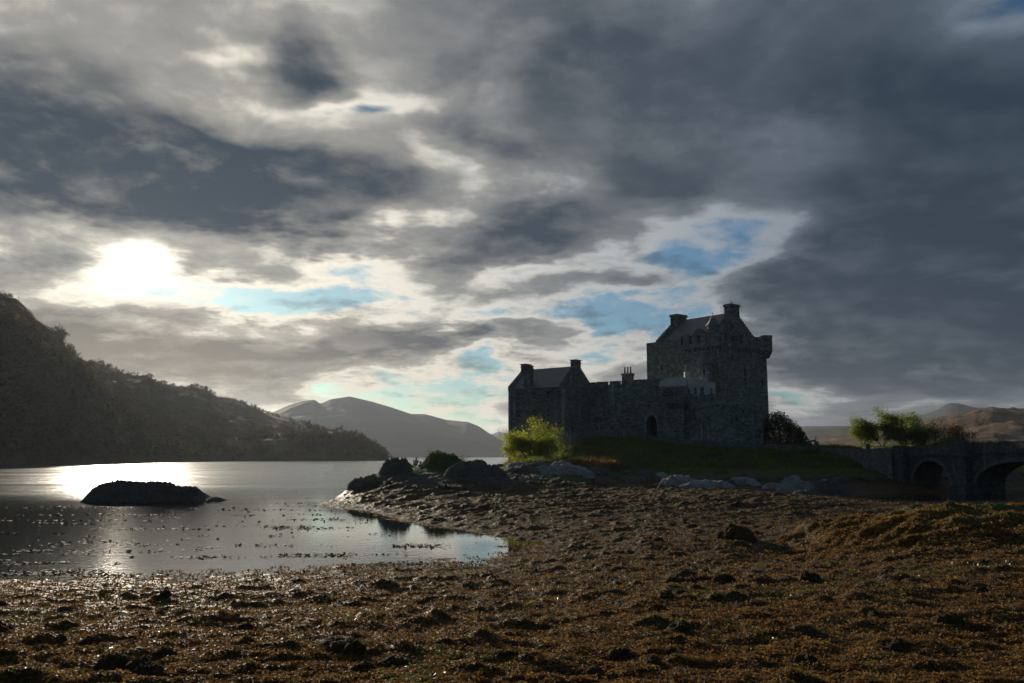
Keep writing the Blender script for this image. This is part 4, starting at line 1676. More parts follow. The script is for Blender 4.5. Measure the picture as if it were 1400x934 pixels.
_src = [q for q in M_GRASS.node_tree.nodes if q.type == 'BSDF_PRINCIPLED'][0]
_old = _src.inputs['Base Color'].links[0].from_socket
_nt = M_GRASS.node_tree
put(_nt, _src.inputs['Base Color'], vmath(_nt, 'MULTIPLY', X(_nt, _old), ramp(_nt, noise(_nt, wpos(_nt), .45, 5, .65), [(.36, (.5, .5, .45)), (.5, (1, 1, 1)), (.62, (1.5, 1.05, .8))])))


# grass and bracken on the bank
def blades(n, fx, hmin, hmax, wd, rng):
    x, y = fx(n)
    z = ground_h(x, y)
    h = rng.uniform(hmin, hmax, len(x)) * np.clip(.75 + 1.3 * fbm(x * .55, y * .8, 4, .6), .25, 1.7)
    a = rng.uniform(0, 6.28, len(x))
    lx, ly = rng.normal(0, .35, len(x)) * h, rng.normal(0, .35, len(x)) * h
    dx, dy = np.cos(a) * wd, np.sin(a) * wd
    b0 = np.c_[x - dx, y - dy, z - .05]; b1 = np.c_[x + dx, y + dy, z - .05]
    t1 = np.c_[x + lx + dx * .2, y + ly + dy * .2, z + h]; t0 = np.c_[x + lx - dx * .2, y + ly - dy * .2, z + h]
    V = np.stack([b0, b1, t1, t0], 1).reshape(-1, 3)
    return V, np.arange(len(x) * 4).reshape(-1, 4)


def bank_pts(px0, px1, y0, y1, zmin, zmax, patch=None, rng=NPR):
    def f(n):
        px = rng.uniform(px0, px1, n * 3); y = rng.uniform(y0, y1, n * 3)
        x = (px - 700) / FPX * y
        h = base_h(x, y)
        k = (h > zmin) & (h < zmax)
        if patch: k &= patch(x, y)
        return x[k][:n], y[k][:n]
    return f


V1, F1 = blades(52000, bank_pts(690, 1175, 99, 128, 2.35, 7.8), .18, .62, .035, NPR)
V2, F2 = blades(9000, bank_pts(1060, 1360, 119, 150, 4.4, 8), .08, .25, .04, NPR)
o = link('grass', np_mesh('grass', np.r_[V1, V2], np.r_[F1, F2 + len(V1)]), M_GRASS); tag(o, 'rough grass on the castle bank', 'grass', kind='stuff')
V1, F1 = blades(9000, bank_pts(748, 852, 103.0, 108.5, 1.75, 7.0, lambda x, y: fbm(x * .5, y * .7, 3) > -.12), .5, 1.15, .05, NPR)
V2, F2 = blades(2600, bank_pts(690, 770, 104.5, 110.5, 2.1, 6.0, lambda x, y: fbm(x * .6 + 9, y * .7, 3) > -.05), .3, .8, .05, NPR)
o = link('bracken', np_mesh('bracken', np.r_[V1, V2], np.r_[F1, F2 + len(V1)]), M_BRACKEN); tag(o, 'sunlit rust-brown bracken beside the bushy tree', 'bracken', kind='stuff')

for i, (px, py, Y, h) in enumerate(((806, 612, 119, 1.3), (872, 620, 115, 1.1), (915, 622, 115, 1.4), (968, 628, 112, 1.2), (1018, 622, 114, 1.5), (1072, 626, 112, 1.2), (1112, 622, 115, 1.6), (1150, 632, 109, 1.3), (1010, 640, 107, .9))):
    tree('gorse_bush', spot(px, py, Y), 'low scrubby bush growing on the shaded grassy bank below the castle', 'bush', 100 + i, h, 1.2, 4, (M_LEAF_DARK, M_LEAF_GREEN, M_LEAF_RUST)[i % 3], 900, .13, .34, 'scrub bushes on the shaded bank', levels=2, r0=.04, shape=(1.9, 1.4))

# ------------------------------------------------------------------ woods on the far hills
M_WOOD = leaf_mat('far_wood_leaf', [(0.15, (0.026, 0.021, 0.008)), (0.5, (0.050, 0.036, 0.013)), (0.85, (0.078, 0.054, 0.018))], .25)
M_WOOD2 = leaf_mat('shore_tree_leaf', [(0.15, (0.03, 0.045, 0.010)), (0.5, (0.065, 0.085, 0.016)), (0.85, (0.13, 0.14, 0.03))], .5)


for _m in (M_WOOD, M_WOOD2):
    [q for q in _m.node_tree.nodes if q.type == 'BSDF_PRINCIPLED'][0].inputs['Specular IOR Level'].default_value = 0.0


def unit_crown(rng, n, conifer=False):
    if conifer:
        t = rng.uniform(0, 1, n) ** .8
        a = rng.uniform(0, 6.28, n)
        r = (1 - t) * .26 * rng.uniform(.5, 1.1, n)
        C = np.c_[np.cos(a) * r, np.sin(a) * r, .08 + t * .95]
        return leaf_quads(C, .13, .08, rng, .4)
    cl = rng.normal(size=(9, 3)) * np.array([.27, .27, .2]) + np.array([0, 0, .58])
    C = cl[rng.integers(0, 9, n)] + rng.normal(size=(n, 3)) * .13
    C[:, 2] = np.maximum(C[:, 2], .05)
    return leaf_quads(C, .16, .13, rng)


def surf(Vh, j, i):
    return Vh[j, i]


def scatter_wood(Vh, n, rng, jr, sel, hmin, hmax, conifer=.1, leaves=110):
    nr, na, _ = Vh.shape
    VV, FF, off = [], [], 0
    variants = [unit_crown(rng, leaves, False) for _ in range(6)] + [unit_crown(rng, leaves, True) for _ in range(3)]
    for k in range(n):
        for _ in range(12):
            j = rng.uniform(jr[0], jr[1]) * (nr - 2); i = rng.uniform(0, na - 2)
            p = Vh[int(j), int(i)] * (1 - (j % 1)) + Vh[int(j) + 1, int(i)] * (j % 1)
            p = p + (Vh[int(j), int(i) + 1] - Vh[int(j), int(i)]) * (i % 1)
            if p[2] > .4 and sel(p): break

        else:
            continue
        v, f = variants[rng.integers(0, 6) if rng.random() > conifer else rng.integers(6, 9)]
        h = rng.uniform(hmin, hmax)
        c, s = math.cos(k), math.sin(k)
        q = v @ np.array([[c, s, 0], [-s, c, 0], [0, 0, 1]]) * h
        VV.append(q + p - np.array([0, 0, .12 * h])); FF.append(f + off); off += len(v)
    return np.concatenate(VV), np.concatenate(FF)


def vis(p):
    a = math.atan2(p[0], p[1])
    return -.60 < a < -.12


rng = np.random.default_rng(91)
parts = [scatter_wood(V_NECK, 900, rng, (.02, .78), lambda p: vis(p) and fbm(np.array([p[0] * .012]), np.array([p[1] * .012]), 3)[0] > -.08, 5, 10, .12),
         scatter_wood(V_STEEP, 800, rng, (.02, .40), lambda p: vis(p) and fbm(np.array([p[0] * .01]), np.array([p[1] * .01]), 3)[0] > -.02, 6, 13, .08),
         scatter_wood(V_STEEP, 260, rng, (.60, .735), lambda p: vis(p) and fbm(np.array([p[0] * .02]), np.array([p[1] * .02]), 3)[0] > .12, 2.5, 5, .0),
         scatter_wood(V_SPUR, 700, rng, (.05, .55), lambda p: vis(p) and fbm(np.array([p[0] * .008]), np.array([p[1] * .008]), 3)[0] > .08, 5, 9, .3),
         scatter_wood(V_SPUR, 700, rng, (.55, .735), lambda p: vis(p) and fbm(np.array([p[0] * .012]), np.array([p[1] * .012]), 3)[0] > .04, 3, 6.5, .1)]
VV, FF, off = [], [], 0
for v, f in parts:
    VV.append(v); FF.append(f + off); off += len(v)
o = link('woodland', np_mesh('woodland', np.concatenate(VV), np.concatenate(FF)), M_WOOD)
tag(o, 'dark mixed woodland covering the hills across the loch', 'woodland', kind='stuff')

# single rounded trees along the far waterline
proto = empty('shore_tree', (0, 0, 0))
v, f = unit_crown(np.random.default_rng(3), 420)
link('crown', np_mesh('crown', v * 9, f), M_WOOD2, proto)
mb = MB(); mb.tube([(0, 0, -1), (.1, 0, 2.2), (0, .1, 4.6)], [.3, .24, .1], 6)
link('trunk', mb.mesh('trunk'), M_BARK, proto)
first = True
rnd = random.Random(6)
for px, k in ((100, .9), (118, 1.1), (143, 1.25), (166, 1.2), (203, 1.3), (222, .9), (245, 1.1), (268, .95), (300, .8), (330, .85), (356, .8), (392, .75), (418, .85), (440, .8), (462, .9), (480, .8)):
    d = ray(px, 600)
    a = math.atan2(d.x, d.y)
    r = float(shore_of(np.array([a]))[0]) + rnd.uniform(10, 26)
    o = proto
    if not first:
        o = proto.copy(); COL.objects.link(o)
        for ch in proto.children:
            c2 = ch.copy(); COL.objects.link(c2); c2.parent = o
    first = False
    o.location = (r * math.sin(a), r * math.cos(a), 1.0 + rnd.uniform(0, 2.5))
    o.rotation_euler = (0, 0, rnd.uniform(0, 6.28))
    o.scale = (k * rnd.uniform(.85, 1.15), k, k * rnd.uniform(.8, 1.0))
    tag(o, 'rounded green tree standing at the foot of the far wooded hill', 'tree', 'trees along the far waterline')
# ------------------------------------------------------------------ rocks
def rock_mat(name, level=0.2, weedy=0.0, warm=(1, 1, 1)):
    m, nt, bs = material(name)
    p = wpos(nt)
    n1 = noise(nt, p, 1.1, 6, .65); n2 = noise(nt, p, 6.0, 6, .65); n3 = noise(nt, p, 22.0, 4, .6)
    c = ramp(nt, n1 * .5 + n2 * .45 + n3 * .2 - .07, [(.25, tuple(level * .22 * w for w in warm)), (.5, tuple(level * .8 * w for w in warm)), (.75, tuple(level * 1.7 * w for w in warm))])
    w = ramp(nt, n2 * .6 + n3 * .5 - .05, [(.3, (.012, .009, .006)), (.5, (.05, .028, .010)), (.75, (.13, .075, .02))])
    c = mixc(nt, smooth(nt, n1 + (weedy - .5), .42, .58), c, w)
    x, y, z = split(nt, p)
    cr = noise(nt, xyz(nt, (x + y * .5) * .5, (y - x * .5) * 1.2, z * 3.2 + x * .8), 1.5, 5, .6, .4, kind='RIDGED_MULTIFRACTAL')
    c = mixc(nt, smooth(nt, cr, .62, .95) * .85, c, (.010, .010, .010))
    put(nt, bs.inputs['Base Color'], c)
    bs.inputs['Roughness'].default_value = .9
    bs.inputs['Specular IOR Level'].default_value = .12
    bump(nt, bs, n2 * .7 + n3 * .4 - cr * .8, 1.0, .12)
    return m


M_PALEROCK = rock_mat('pale_schist', .30, .12)
M_DARKROCK = rock_mat('dark_schist', .12, .34, (1.08, .98, .84))
M_WEEDROCK = rock_mat('weed_hung_rock', .03, .75)


def rock_mesh(name, seed, n=40, strata=1.0, prof=None, flat=.9):
    """rock of unit half-width standing on z=0"""
    nu, nv = n, n // 2
    u = np.linspace(-1, 1, nu); v = np.linspace(-1, 1, nv)
    U, Vv = np.meshgrid(u, v)
    if prof is None:
        r = np.clip(1 - (np.abs(U) ** 2.4 + np.abs(Vv) ** 2.4), 0, 1) ** .55
        z = r
    else:
        z = prof(U) * np.clip(1 - np.abs(Vv) ** 2.6, 0, 1) ** .6
    s = seed * 3.7
    w = fbm(U * 1.6 + s, Vv * 1.2 + s, 5, .55, ridged=True)
    st = fbm(U * .7 + Vv * .4 + s, (z + U * .35) * 5.0 * strata + s, 4, .55)
    w2 = fbm(U * 4.1 + Vv * 1.5 + s, Vv * 3.2 - U * 2 + s, 5, .6, ridged=True)
    z2 = z * (.72 + .50 * w + .42 * w2 + .34 * st) + .03 * fbm(U * 9 + s, Vv * 9, 4) * (z > .02)
    x = U * (1 + .10 * fbm(U * 2 + s, Vv * 2 - s, 3)); y = Vv * (1 + .2 * fbm(U * 2 - s, Vv * 2 + s, 3))
    edge = (np.abs(U) > .999) | (np.abs(Vv) > .999) | (z < .005)
    z2 = np.where(edge, -.35, z2 - .02)
    V = np.stack([x, y, z2], -1).reshape(-1, 3)
    I = np.arange(nu * nv).reshape(nv, nu)
    F = np.stack([I[:-1, :-1], I[:-1, 1:], I[1:, 1:], I[1:, :-1]], -1).reshape(-1, 4)
    return np_mesh(name, V, F, smooth_=True)


def rock(name, px, py, z, half, depth, high, rz, seed, mat, label, n=40, cat='rock'):
    p = on_level(px, py, z)
    o = link(name, rock_mesh(name, seed, n), mat)
    o.location = (p.x, p.y + depth * .5, gz(p.x, p.y + depth * .5) - .08)
    o.scale = (half, depth, high)
    o.rotation_euler = (0, 0, rz)
    tag(o, label, cat)
    return o


rock('outcrop', 766, 662, 1.1, 3.7, 1.5, .85, -.12, 1, M_PALEROCK, 'long pale grey rock outcrop below the bushy tree', 110)
rock('outcrop', 931, 655, 1.6, 2.2, 1.4, .95, .35, 2, M_PALEROCK, 'pale tilted slab of rock below the castle gateway', 50)
rock('outcrop', 968, 661, 1.3, 2.9, 1.3, .6, -.1, 3, M_PALEROCK, 'low flat pale rock just right of the tilted slab', 50)
rock('outcrop', 1091, 664, 1.1, 1.9, 1.4, 1.25, .1, 4, M_PALEROCK, 'rounded grey rock at the shaded end of the bank', 44)
rock('outcrop', 1135, 663, 1.1, 2.4, 1.5, 1.2, -.1, 5, M_DARKROCK, 'dark cracked rock under the mossy retaining wall', 44)
rock('outcrop', 1060, 659, 1.3, 1.4, 1.0, .6, .2, 6, M_PALEROCK, 'small grey rock left of the rounded shaded rock', 36)
rock('outcrop', 1108, 676, .7, 1.6, 1.0, .5, .0, 16, M_DARKROCK, 'low shaded rock lying on the weed in front of the rounded rock', 36)
rock('outcrop', 650, 668, .9, 3.3, 1.5, 1.2, .45, 7, M_DARKROCK, 'dark slanting rock ridge in front of the knoll', 100)
rock('outcrop', 540, 664, 1.1, 1.75, 1.6, 1.4, .3, 9, M_DARKROCK, 'big dark rounded rock at the tip of the point', 110)
rock('outcrop', 506, 673, .6, 2.3, 1.4, .85, .25, 10, M_DARKROCK, 'dark sloping rock nearest the water at the point', 50)
rock('outcrop', 715, 662, 1.1, 2.2, 1.2, .8, -.2, 11, M_DARKROCK, 'dark rock shelf under the lit grass by the tree', 44)

# broken rock along the foot of the bank
SM = [rock_mesh('broken_rock', 60 + i, 26, 1.4) for i in range(5)]
for i, me in enumerate(SM): me.materials.append(M_PALEROCK if i in (1, 3) else M_DARKROCK)
rnd = random.Random(17)
for i in range(46):
    px = rnd.uniform(585, 1150)
    Y = rnd.uniform(88, 101) if px < 800 else rnd.uniform(93, 102)
    x = (px - 700) / FPX * Y
    o = link('broken_rock', SM[i % 5])
    s = rnd.uniform(.35, 1.15)
    o.location = (x, Y, gz(x, Y) - .06); o.scale = (s * rnd.uniform(1, 1.9), s * .8, s * rnd.uniform(.4, .75)); o.rotation_euler = (rnd.uniform(-.15, .15), rnd.uniform(-.25, .25), rnd.uniform(-.6, .9))
    tag(o, 'small broken rock in the ragged band along the foot of the grassy bank', 'rock', 'broken rocks along the foot of the bank')

# the islet
_ipx = np.array([120, 125, 128, 134, 141, 150, 160, 175, 200, 220, 229, 237, 246, 265, 272, 281, 288, 294, 300, 304, 309])
_ipy = np.array([688, 686, 678, 668, 665.5, 663, 660.7, 661.3, 661.8, 662, 663.5, 666.5, 669, 669.3, 674.5, 679.5, 681, 680.2, 682.5, 685, 688])
p0, p1 = on_level(214, 686.5, 0.0), None
IY = p0.y + 1.6
IX = [at(float(a), float(b), IY) for a, b in zip(_ipx, _ipy)]
ix = np.array([p.x for p in IX]); iz = np.maximum(np.array([p.z for p in IX]), -.3)
cxm = (ix[0] + ix[-1]) / 2; hw = (ix[-1] - ix[0]) / 2


def isl(U): return np.interp(U * hw + cxm, ix, iz)


nu, nv = 150, 46
U, Vv = np.meshgrid(np.linspace(-1, 1, nu), np.linspace(-1, 1, nv))
base = isl(U)
z = np.where(base > 0, base * np.clip(1 - np.abs(Vv) ** 2.2, 0, 1) ** .75, base)
rg = fbm(U * 9, Vv * 4 + 3, 5, .6, ridged=True) * .34 + fbm(U * 22, Vv * 9, 5, .68) * .42
z = z + rg * np.clip(base, 0, 1) * np.clip(1.2 - np.abs(Vv), 0, 1) - (np.abs(Vv) > .97) * .5
V = np.stack([U * hw, Vv * 2.3 + .25 * fbm(U * 5, Vv, 3), z], -1).reshape(-1, 3)
I = np.arange(nu * nv).reshape(nv, nu)
F = np.stack([I[:-1, :-1], I[:-1, 1:], I[1:, 1:], I[1:, :-1]], -1).reshape(-1, 4)
o = link('rock_islet', np_mesh('rock_islet', V, F, True), rock_mat('islet_rock', .08, .35)); o.location = (cxm, IY, 0)
tag(o, 'long dark rock islet in the glittering water', 'rock')

# weed-covered boulders on the flat
BM = [rock_mesh('boulder', 20 + i, 30) for i in range(5)]
BIG = [(155, 912, .34, .25, 'dark mossy boulder, left of the pair at the lower left'), (192, 915, .30, .22, 'dark peaked boulder behind the lowest boulder at the lower left'),
       (203, 923, .30, .20, 'dark rounded boulder, lowest of the cluster at the lower left'), (336, 848, .20, .15, 'small round boulder alone left of the middle of the flat'),
       (337, 876, .24, .14, 'low round boulder on the flat, nearer of the two left of the middle'), (462, 877, .42, .12, 'flat black weed-covered boulder below the middle of the flat'),
       (935, 787, .62, .22, 'long dark boulder in the middle right of the flat'), (1108, 801, .35, .28, 'small pointed boulder standing clear on the flat below the weedy rock'),
       (1228, 893, .30, .20, 'dark boulder beside the bright green weed at lower right'), (1005, 738, .95, .5, 'wide dark weed-hung boulder in the shade left of the weedy rock')]
for i, (px, py, hw_, hh_, lb) in enumerate(BIG):
    me = BM[i % 5].copy() if i < 5 else BM[i % 5]
    p = on_level(px, py, .42)
    o = link('boulder', me, None if me.materials else M_WEEDROCK)
    o.location = (p.x, p.y, gz(p.x, p.y) - .03); o.scale = (hw_, hw_ * .9, hh_); o.rotation_euler = (0, 0, i * 1.3)
    tag(o, lb, 'boulder')
for me in BM:
    if not me.materials: me.materials.append(M_WEEDROCK)
rnd = random.Random(44)
for i in range(70):
    px = rnd.uniform(-20, 1420); py = rnd.choice((rnd.uniform(720, 918), rnd.uniform(790, 918)))
    if py < 800 and px < 740: continue
    p = on_level(px, py, .38)
    o = link('boulder', BM[i % 5])
    s = rnd.uniform(.07, .24) * (1.4 if py < 780 else 1)
    o.location = (p.x, p.y, gz(p.x, p.y) - .02); o.scale = (s * rnd.uniform(1, 1.8), s, s * rnd.uniform(.5, .8)); o.rotation_euler = (0, 0, rnd.uniform(0, 6.3))
    tag(o, 'small dark weed-covered boulder lying on the brown seaweed flat', 'boulder', 'small boulders strewn over the seaweed flat')

# ------------------------------------------------------------------ seaweed
def weed_mat():
    m = leaf_mat('bladderwrack', [(0.10, (0.036, 0.026, 0.016)), (0.35, (0.115, 0.078, 0.038)), (0.62, (0.21, 0.14, 0.062)), (0.85, (0.30, 0.20, 0.09)), (.97, (.34, .28, .15))], .34, .66, (1.0, .80, .5))
    nt = m.node_tree
    bs = [q for q in nt.nodes if q.type == 'BSDF_PRINCIPLED'][0]
    bs.inputs['Specular IOR Level'].default_value = .12
    # drifts of rusty and of olive wrack
    src = bs.inputs['Base Color'].links[0].from_socket
    drift = noise(nt, wpos(nt), .30, 5, .62)
    tone = ramp(nt, drift, [(.34, (.50, .40, .30)), (.44, (1.05, .78, .55)), (.54, (1, 1, 1)), (.66, (.76, .95, .62))])
    put(nt, bs.inputs['Base Color'], vmath(nt, 'MULTIPLY', X(nt, src), tone))
    return m


M_WRACK = weed_mat()
M_ALGA = leaf_mat('green_alga', [(0.2, (0.05, 0.09, 0.012)), (0.6, (0.12, 0.19, 0.02)), (0.9, (0.20, 0.27, 0.04))], .35, .45)
M_TANGLE = leaf_mat('golden_wrack', [(0.15, (0.04, 0.027, 0.012)), (0.45, (0.135, 0.087, 0.03)), (0.8, (0.27, 0.178, 0.06))], .35, .7, (1.0, .8, .4))


def fronds(name, px, py, size, rng, lift=.05, flat=.55, keep=None, sub=None):
    dx = (px - 700) / FPX
    yy = (467 - py) / FPX
    dzv = S_ + yy * C_
    dyv = C_ - yy * S_
    t = (0.35 - CAM_Z) / dzv
    x, y = dx * t, dyv * t
    hb = base_h(x, y)
    h = ground_h(x, y)
    k = (h > -.03)
    if keep is not None: k &= keep(x, y, h)
    k &= (h < 1.25)
    x, y, h = x[k], y[k], h[k]
    d = np.hypot(x, y)
    C = np.c_[x, y, h + rng.uniform(.0, lift, len(x))]
    L = size(d) if callable(size) else size
    return leaf_quads(C, L, L * rng.uniform(.25, .5, len(x)), rng, flat)


rng = np.random.default_rng(5)
n = 350000
px = rng.uniform(-60, 1460, n); py = 664 + (990 - 664) * rng.uniform(0, 1, n) ** .8
V, F = fronds('seaweed', px, py, lambda d: .06 + d * .0013, rng, .05)
o = link('seaweed', np_mesh('seaweed', V, F), M_WRACK); tag(o, 'brown bladderwrack covering the tidal flat', 'seaweed', kind='stuff')
n = 60000
px = rng.uniform(-60, 1460, n); py = rng.uniform(680, 970, n)


def patch(x, y, h):
    return (fbm(x * .33 + 40, y * .33, 4, .6) > .17 - .26 * sstep(y, 45, 58) * sstep(x, 14, 2)) & (fbm(x * 2.1, y * 2.1, 3) > -.1)


V, F = fronds('green_weed', px, py, lambda d: .07 + d * .0015, rng, .06, .6, patch)
o = link('green_weed', np_mesh('green_weed', V, F), M_ALGA); tag(o, 'patches of bright green weed among the brown seaweed', 'seaweed', kind='stuff')
n = 60000
a = rng.uniform(0, 6.28, n); q = np.sqrt(rng.uniform(0, 1, n))
x, y = 21.5 + np.cos(a) * q * 11.5, 34.5 + np.sin(a) * q * 6.0
h = ground_h(x, y)
k = (fbm(x * .8, y * 1.2, 4) > -.25) & ~((fbm(x * .5 + 7, y * .9, 3) > .12) & (y > 35.5))
C = np.c_[x, y, h + rng.uniform(-.02, .06, n)][k]
V, F = leaf_quads(C, .12, .05, rng, .4, .2)
o = link('golden_weed', np_mesh('golden_weed', V, F), M_TANGLE); tag(o, 'golden weed hanging over the low rock at the right', 'seaweed', kind='stuff')
# weed awash in the shallow bay
n = 40000
px = rng.uniform(-40, 760, n); py = 688 + 118 * rng.uniform(0, 1, n)
dx = (px - 700) / FPX; yy = (467 - py) / FPX
t = -CAM_Z / (S_ + yy * C_)
x, y = dx * t, (C_ - yy * S_) * t
nn = fbm(x * .13 + 2, y * .55 + 5, 4, .55) + .40 * fbm(x * .8, y * 3.2, 3)
bh = base_h(x, y)
k = (bh < .1) & (bh > -.75) & (nn > .22 + .22 * sstep(-bh, .15, .6) + .10 * sstep(x, -14, -4))
x, y = x[k], y[k]
d = np.hypot(x, y)
C = np.c_[x, y, rng.uniform(0.004, .05, len(x))]
V, F = leaf_quads(C, .09 + d * .0028, .045 + d * .0011, rng, .90)
M_DROWN = leaf_mat('drowned_wrack', [(0.1, (0.012, 0.010, 0.007)), (0.5, (0.036, 0.027, 0.014)), (0.9, (0.085, 0.06, 0.03))], .2, .7, (1, .8, .5))
[q for q in M_DROWN.node_tree.nodes if q.type == 'BSDF_PRINCIPLED'][0].inputs['Specular IOR Level'].default_value = .06
o = link('floating_weed', np_mesh('floating_weed', V, F), M_DROWN); tag(o, 'dark weed awash in the still shallow bay', 'seaweed', kind='stuff')


# ------------------------------------------------------------------ people, birds, small things
M_SKIN = plain('skin', (.45, .28, .21), .6, .1)
M_COAT1 = plain('pale_coat', (.42, .36, .38), .8, .1)
M_COAT2 = plain('navy_coat', (.03, .035, .06), .8, .1)
M_TROUS = plain('dark_trousers', (.025, .025, .03), .8, .1)
M_HAIR = plain('hair', (.05, .03, .02), .7, .1)
M_HAIR2 = plain('light_hair', (.30, .20, .11), .7, .1)


def person(loc, rz, coat, hairm, label, arm_up):
    """seated figure: knees drawn up, arms round them; one skinned surface"""
    J = [((0, 0, .12), .15), ((0, .02, .34), .14), ((0, .0, .55), .16), ((0, -.01, .66), .075), ((0, .02, .77), .095), ((0, .03, .86), .09)]
    E = [(0, 1), (1, 2), (2, 3), (3, 4), (4, 5)]
    for s in (-1, 1):
        b = len(J)
        J += [((s * .10, .03, .12), .10), ((s * .13, .36, .36), .075), ((s * .12, .50, .04), .055), ((s * .12, .62, .02), .045)]
        E += [(0, b), (b, b + 1), (b + 1, b + 2), (b + 2, b + 3)]
        b = len(J)
        if arm_up and s < 0:
            J += [((s * .19, .0, .56), .065), ((s * .30, .10, .42), .05), ((s * .20, .24, .66), .04), ((s * .17, .27, .74), .035)]
        else:
            J += [((s * .19, .0, .56), .065), ((s * .27, .10, .34), .05), ((s * .16, .32, .36), .04), ((s * .08, .38, .36), .035)]
        E += [(2, b), (b, b + 1), (b + 1, b + 2), (b + 2, b + 3)]
    me = bpy.data.meshes.new('person')
    me.from_pydata([j[0] for j in J], E, [])
    o = bpy.data.objects.new('person', me); COL.objects.link(o)
    sk = o.modifiers.new('skin', 'SKIN')
    for i, sv in enumerate(me.skin_vertices[0].data if me.skin_vertices else []): pass
    if not me.skin_vertices:
        o.data.update()
    import bmesh
    bm = bmesh.new(); bm.from_mesh(me)
    lay = bm.verts.layers.skin.verify()
    bm.verts.ensure_lookup_table()
    for i, v in enumerate(bm.verts):
        v[lay].radius = (J[i][1], J[i][1]); v[lay].use_root = (i == 0)
    bm.to_mesh(me); bm.free()
    ss_ = o.modifiers.new('sub', 'SUBSURF'); ss_.levels = 1; ss_.render_levels = 1
    dg = bpy.context.evaluated_depsgraph_get()
    me2 = bpy.data.meshes.new_from_object(o.evaluated_get(dg))
    o.modifiers.clear()
    o.data = me2
    me2.materials.clear()
    for m_ in (coat, M_TROUS, M_SKIN): me2.materials.append(m_)
    for f in me2.polygons:
        c = f.center
        hand = (c.y > .30 and .30 < c.z < .42 and abs(c.x) < .12) or (c.z > .68 and c.y > .2)
        f.material_index = 2 if (c.z > .66 and c.y < .2) or hand else 1 if (c.z < .22 or (c.y > .12 and c.z < .5 and abs(c.x) < .22)) else 0
        f.use_smooth = True
    hb = MB()
    for zz0, zz1, r0, r1 in ((.74, .82, .10, .115), (.82, .90, .115, .10), (.90, .955, .10, .03)):
        hb.cone((0, -.012), r0, r1, zz0, zz1, 12, cap=(zz1 > .95))
    h = link('hair', hb.mesh('hair', True), hairm, o)
    o.location = loc; o.rotation_euler = (0, 0, rz); o.scale = (1.12,) * 3
    tag(o, label, 'person')
    return o


p = on_level(572.5, 645, 2.2)
person((p.x - .42, p.y + 1.0, gz(p.x - .42, p.y + 1.0) - .05), .5, M_COAT1, M_HAIR2, 'person in a pale top sitting on the rocks with an arm raised', True)
person((p.x + .10, p.y + .9, gz(p.x + .10, p.y + .9) - .05), -.2, M_COAT2, M_HAIR, 'person in a dark coat sitting on the rocks beside the knoll', False)

M_GULL = plain('gull_feather', (.30, .30, .31), .8, .1)
M_CORM = plain('dark_feather', (.02, .02, .02), .7, .1)


def bird(loc, rz, m, label, spread, k=1.0):
    mb = MB()
    mb.tube([(0, -.30, .20), (0, -.16, .22), (0, 0, .25), (0, .14, .32), (0, .20, .42), (0, .26, .46), (0, .36, .45)], [.015, .05, .085, .07, .035, .04, .008], 8)
    o = mb.build('bird', m, None, True)
    for s in (-1, 1):
        wb = MB()
        if spread:
            pts = [(s * .05, .08, .30), (s * .26, .10, .46), (s * .52, .0, .40), (s * .30, -.12, .36), (s * .06, -.14, .27)]
        else:
            pts = [(s * .075, .12, .30), (s * .10, .0, .27), (s * .05, -.32, .22), (s * .085, -.08, .20)]
        extruded(wb, pts, (0, .02))
        link('wing', wb.mesh('wing'), m, o)
        lb = MB(); lb.tube([(s * .035, .0, .20), (s * .035, .02, -.02)], [.008, .008], 4); link('leg', lb.mesh('leg'), m, o)
    o.location = loc; o.rotation_euler = (0, 0, rz); o.scale = (k,) * 3
    tag(o, label, 'bird')


c = KF.p(1.75, 6.0)
bird((*c, 29.06), .9, M_GULL, 'gull perched on the tallest keep chimney', False, 1.15)
bp = at(160.5, 660.5, IY)
bird((bp.x, IY + .1, float(bp.z) - .02), 1.2, M_CORM, 'dark bird with lifted wings on top of the rock islet', True, .62)

# old cannon, gate post and bin on the lawn right of the castle
M_IRON = plain('painted_iron', (.035, .055, .075), .5, .2)
M_OAK = plain('weathered_oak', (.09, .065, .045), .85, .3)
p = at(1106, 606, 124)
g = gz(p.x, p.y)
cn = empty('cannon', (p.x, p.y, g)); tag(cn, 'old blue-black cannon on a carriage on the lawn right of the castle', 'cannon')
mb = MB(); mb.tube([(-.75, 0, .70), (-.68, 0, .72), (-.5, 0, .74), (.3, 0, .90), (.85, 0, 1.02), (.95, 0, 1.04)], [.05, .15, .17, .13, .10, .13], 12)
link('barrel', mb.mesh('barrel', True), M_IRON, cn)
mb = MB(); mb.prism([(-.6, -.25), (.35, -.25), (.35, .25), (-.6, .25)], .30, .62, z1s=[.55, .72, .72, .55]); mb.prism([(-1.0, -.1), (-.6, -.1), (-.6, .1), (-1.0, .1)], .1, .9, z1s=[1.05, .5, .5, 1.05])
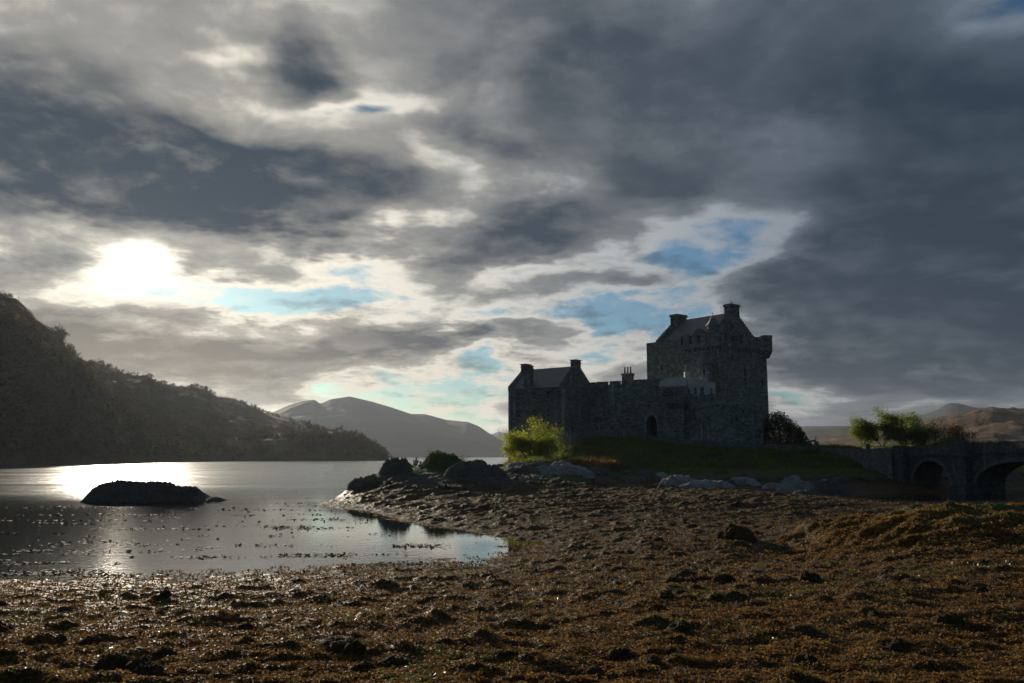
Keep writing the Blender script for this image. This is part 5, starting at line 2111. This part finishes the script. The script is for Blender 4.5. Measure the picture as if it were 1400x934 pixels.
link('carriage', mb.mesh('carriage'), M_OAK, cn)
for x_, s in ((-.4, -1), (-.4, 1), (.25, -1), (.25, 1)):
    mb = MB(); mb.tube([(x_, s * .27, .2), (x_, s * .36, .2)], [.2, .2], 14); link('wheel', mb.mesh('wheel'), M_OAK, cn)
p = at(1116.5, 611, 117)
g = gz(p.x, p.y) - .3
gp = empty('gate_pier', (p.x, p.y, g)); tag(gp, 'square stone gate pier topped by a thin post where the drystone wall ends', 'gate pier')
top = at(1116.5, 604.3, 117).z - g
mb = MB(); mb.prism([(-.22, -.22), (.22, -.22), (.22, .22), (-.22, .22)], 0, top); mb.prism([(-.27, -.27), (.27, -.27), (.27, .27), (-.27, .27)], top, top + .08)
link('pier', mb.mesh('pier'), M_DYKE, gp)
mb = MB(); mb.tube([(-.05, 0, top + .08), (-.05, 0, top + .80)], [.045, .045], 8); mb.cone((-.05, 0), .07, .0, top + .80, top + .9, 8); link('post', mb.mesh('post'), M_OAK, gp)
p = at(1187, 613, 118)
g = gz(p.x, p.y)
k = at(1187, 606.5, 118).z - g
lb = empty('litter_bin', (p.x, p.y, g)); tag(lb, 'dark litter bin on the lawn in front of the birches', 'bin')
mb = MB(); mb.cone((0, 0), .26, .30, 0, k - .12, 14); link('body', mb.mesh('body'), M_IRON, lb)
mb = MB(); mb.cone((0, 0), .33, .20, k - .12, k, 14); link('lid', mb.mesh('lid'), M_IRON, lb)
# a bleached branch stranded on the shingle
p = on_level(897, 663, 1.2)
mb = MB(); q = Vector((p.x, p.y, gz(p.x, p.y) + .03))
mb.tube([q, q + Vector((.35, .4, .45)), q + Vector((.8, .8, 1.15)), q + Vector((1.0, 1.0, 1.5))], [.07, .06, .04, .02], 6)
mb.tube([q + Vector((.35, .4, .45)), q + Vector((.75, .2, .65)), q + Vector((1.1, .1, .7))], [.04, .03, .012], 5)
tag(mb.build('driftwood', plain('bleached_wood', (.28, .26, .24), .85)), 'bleached branch stranded on the shingle left of the tilted slab', 'driftwood')
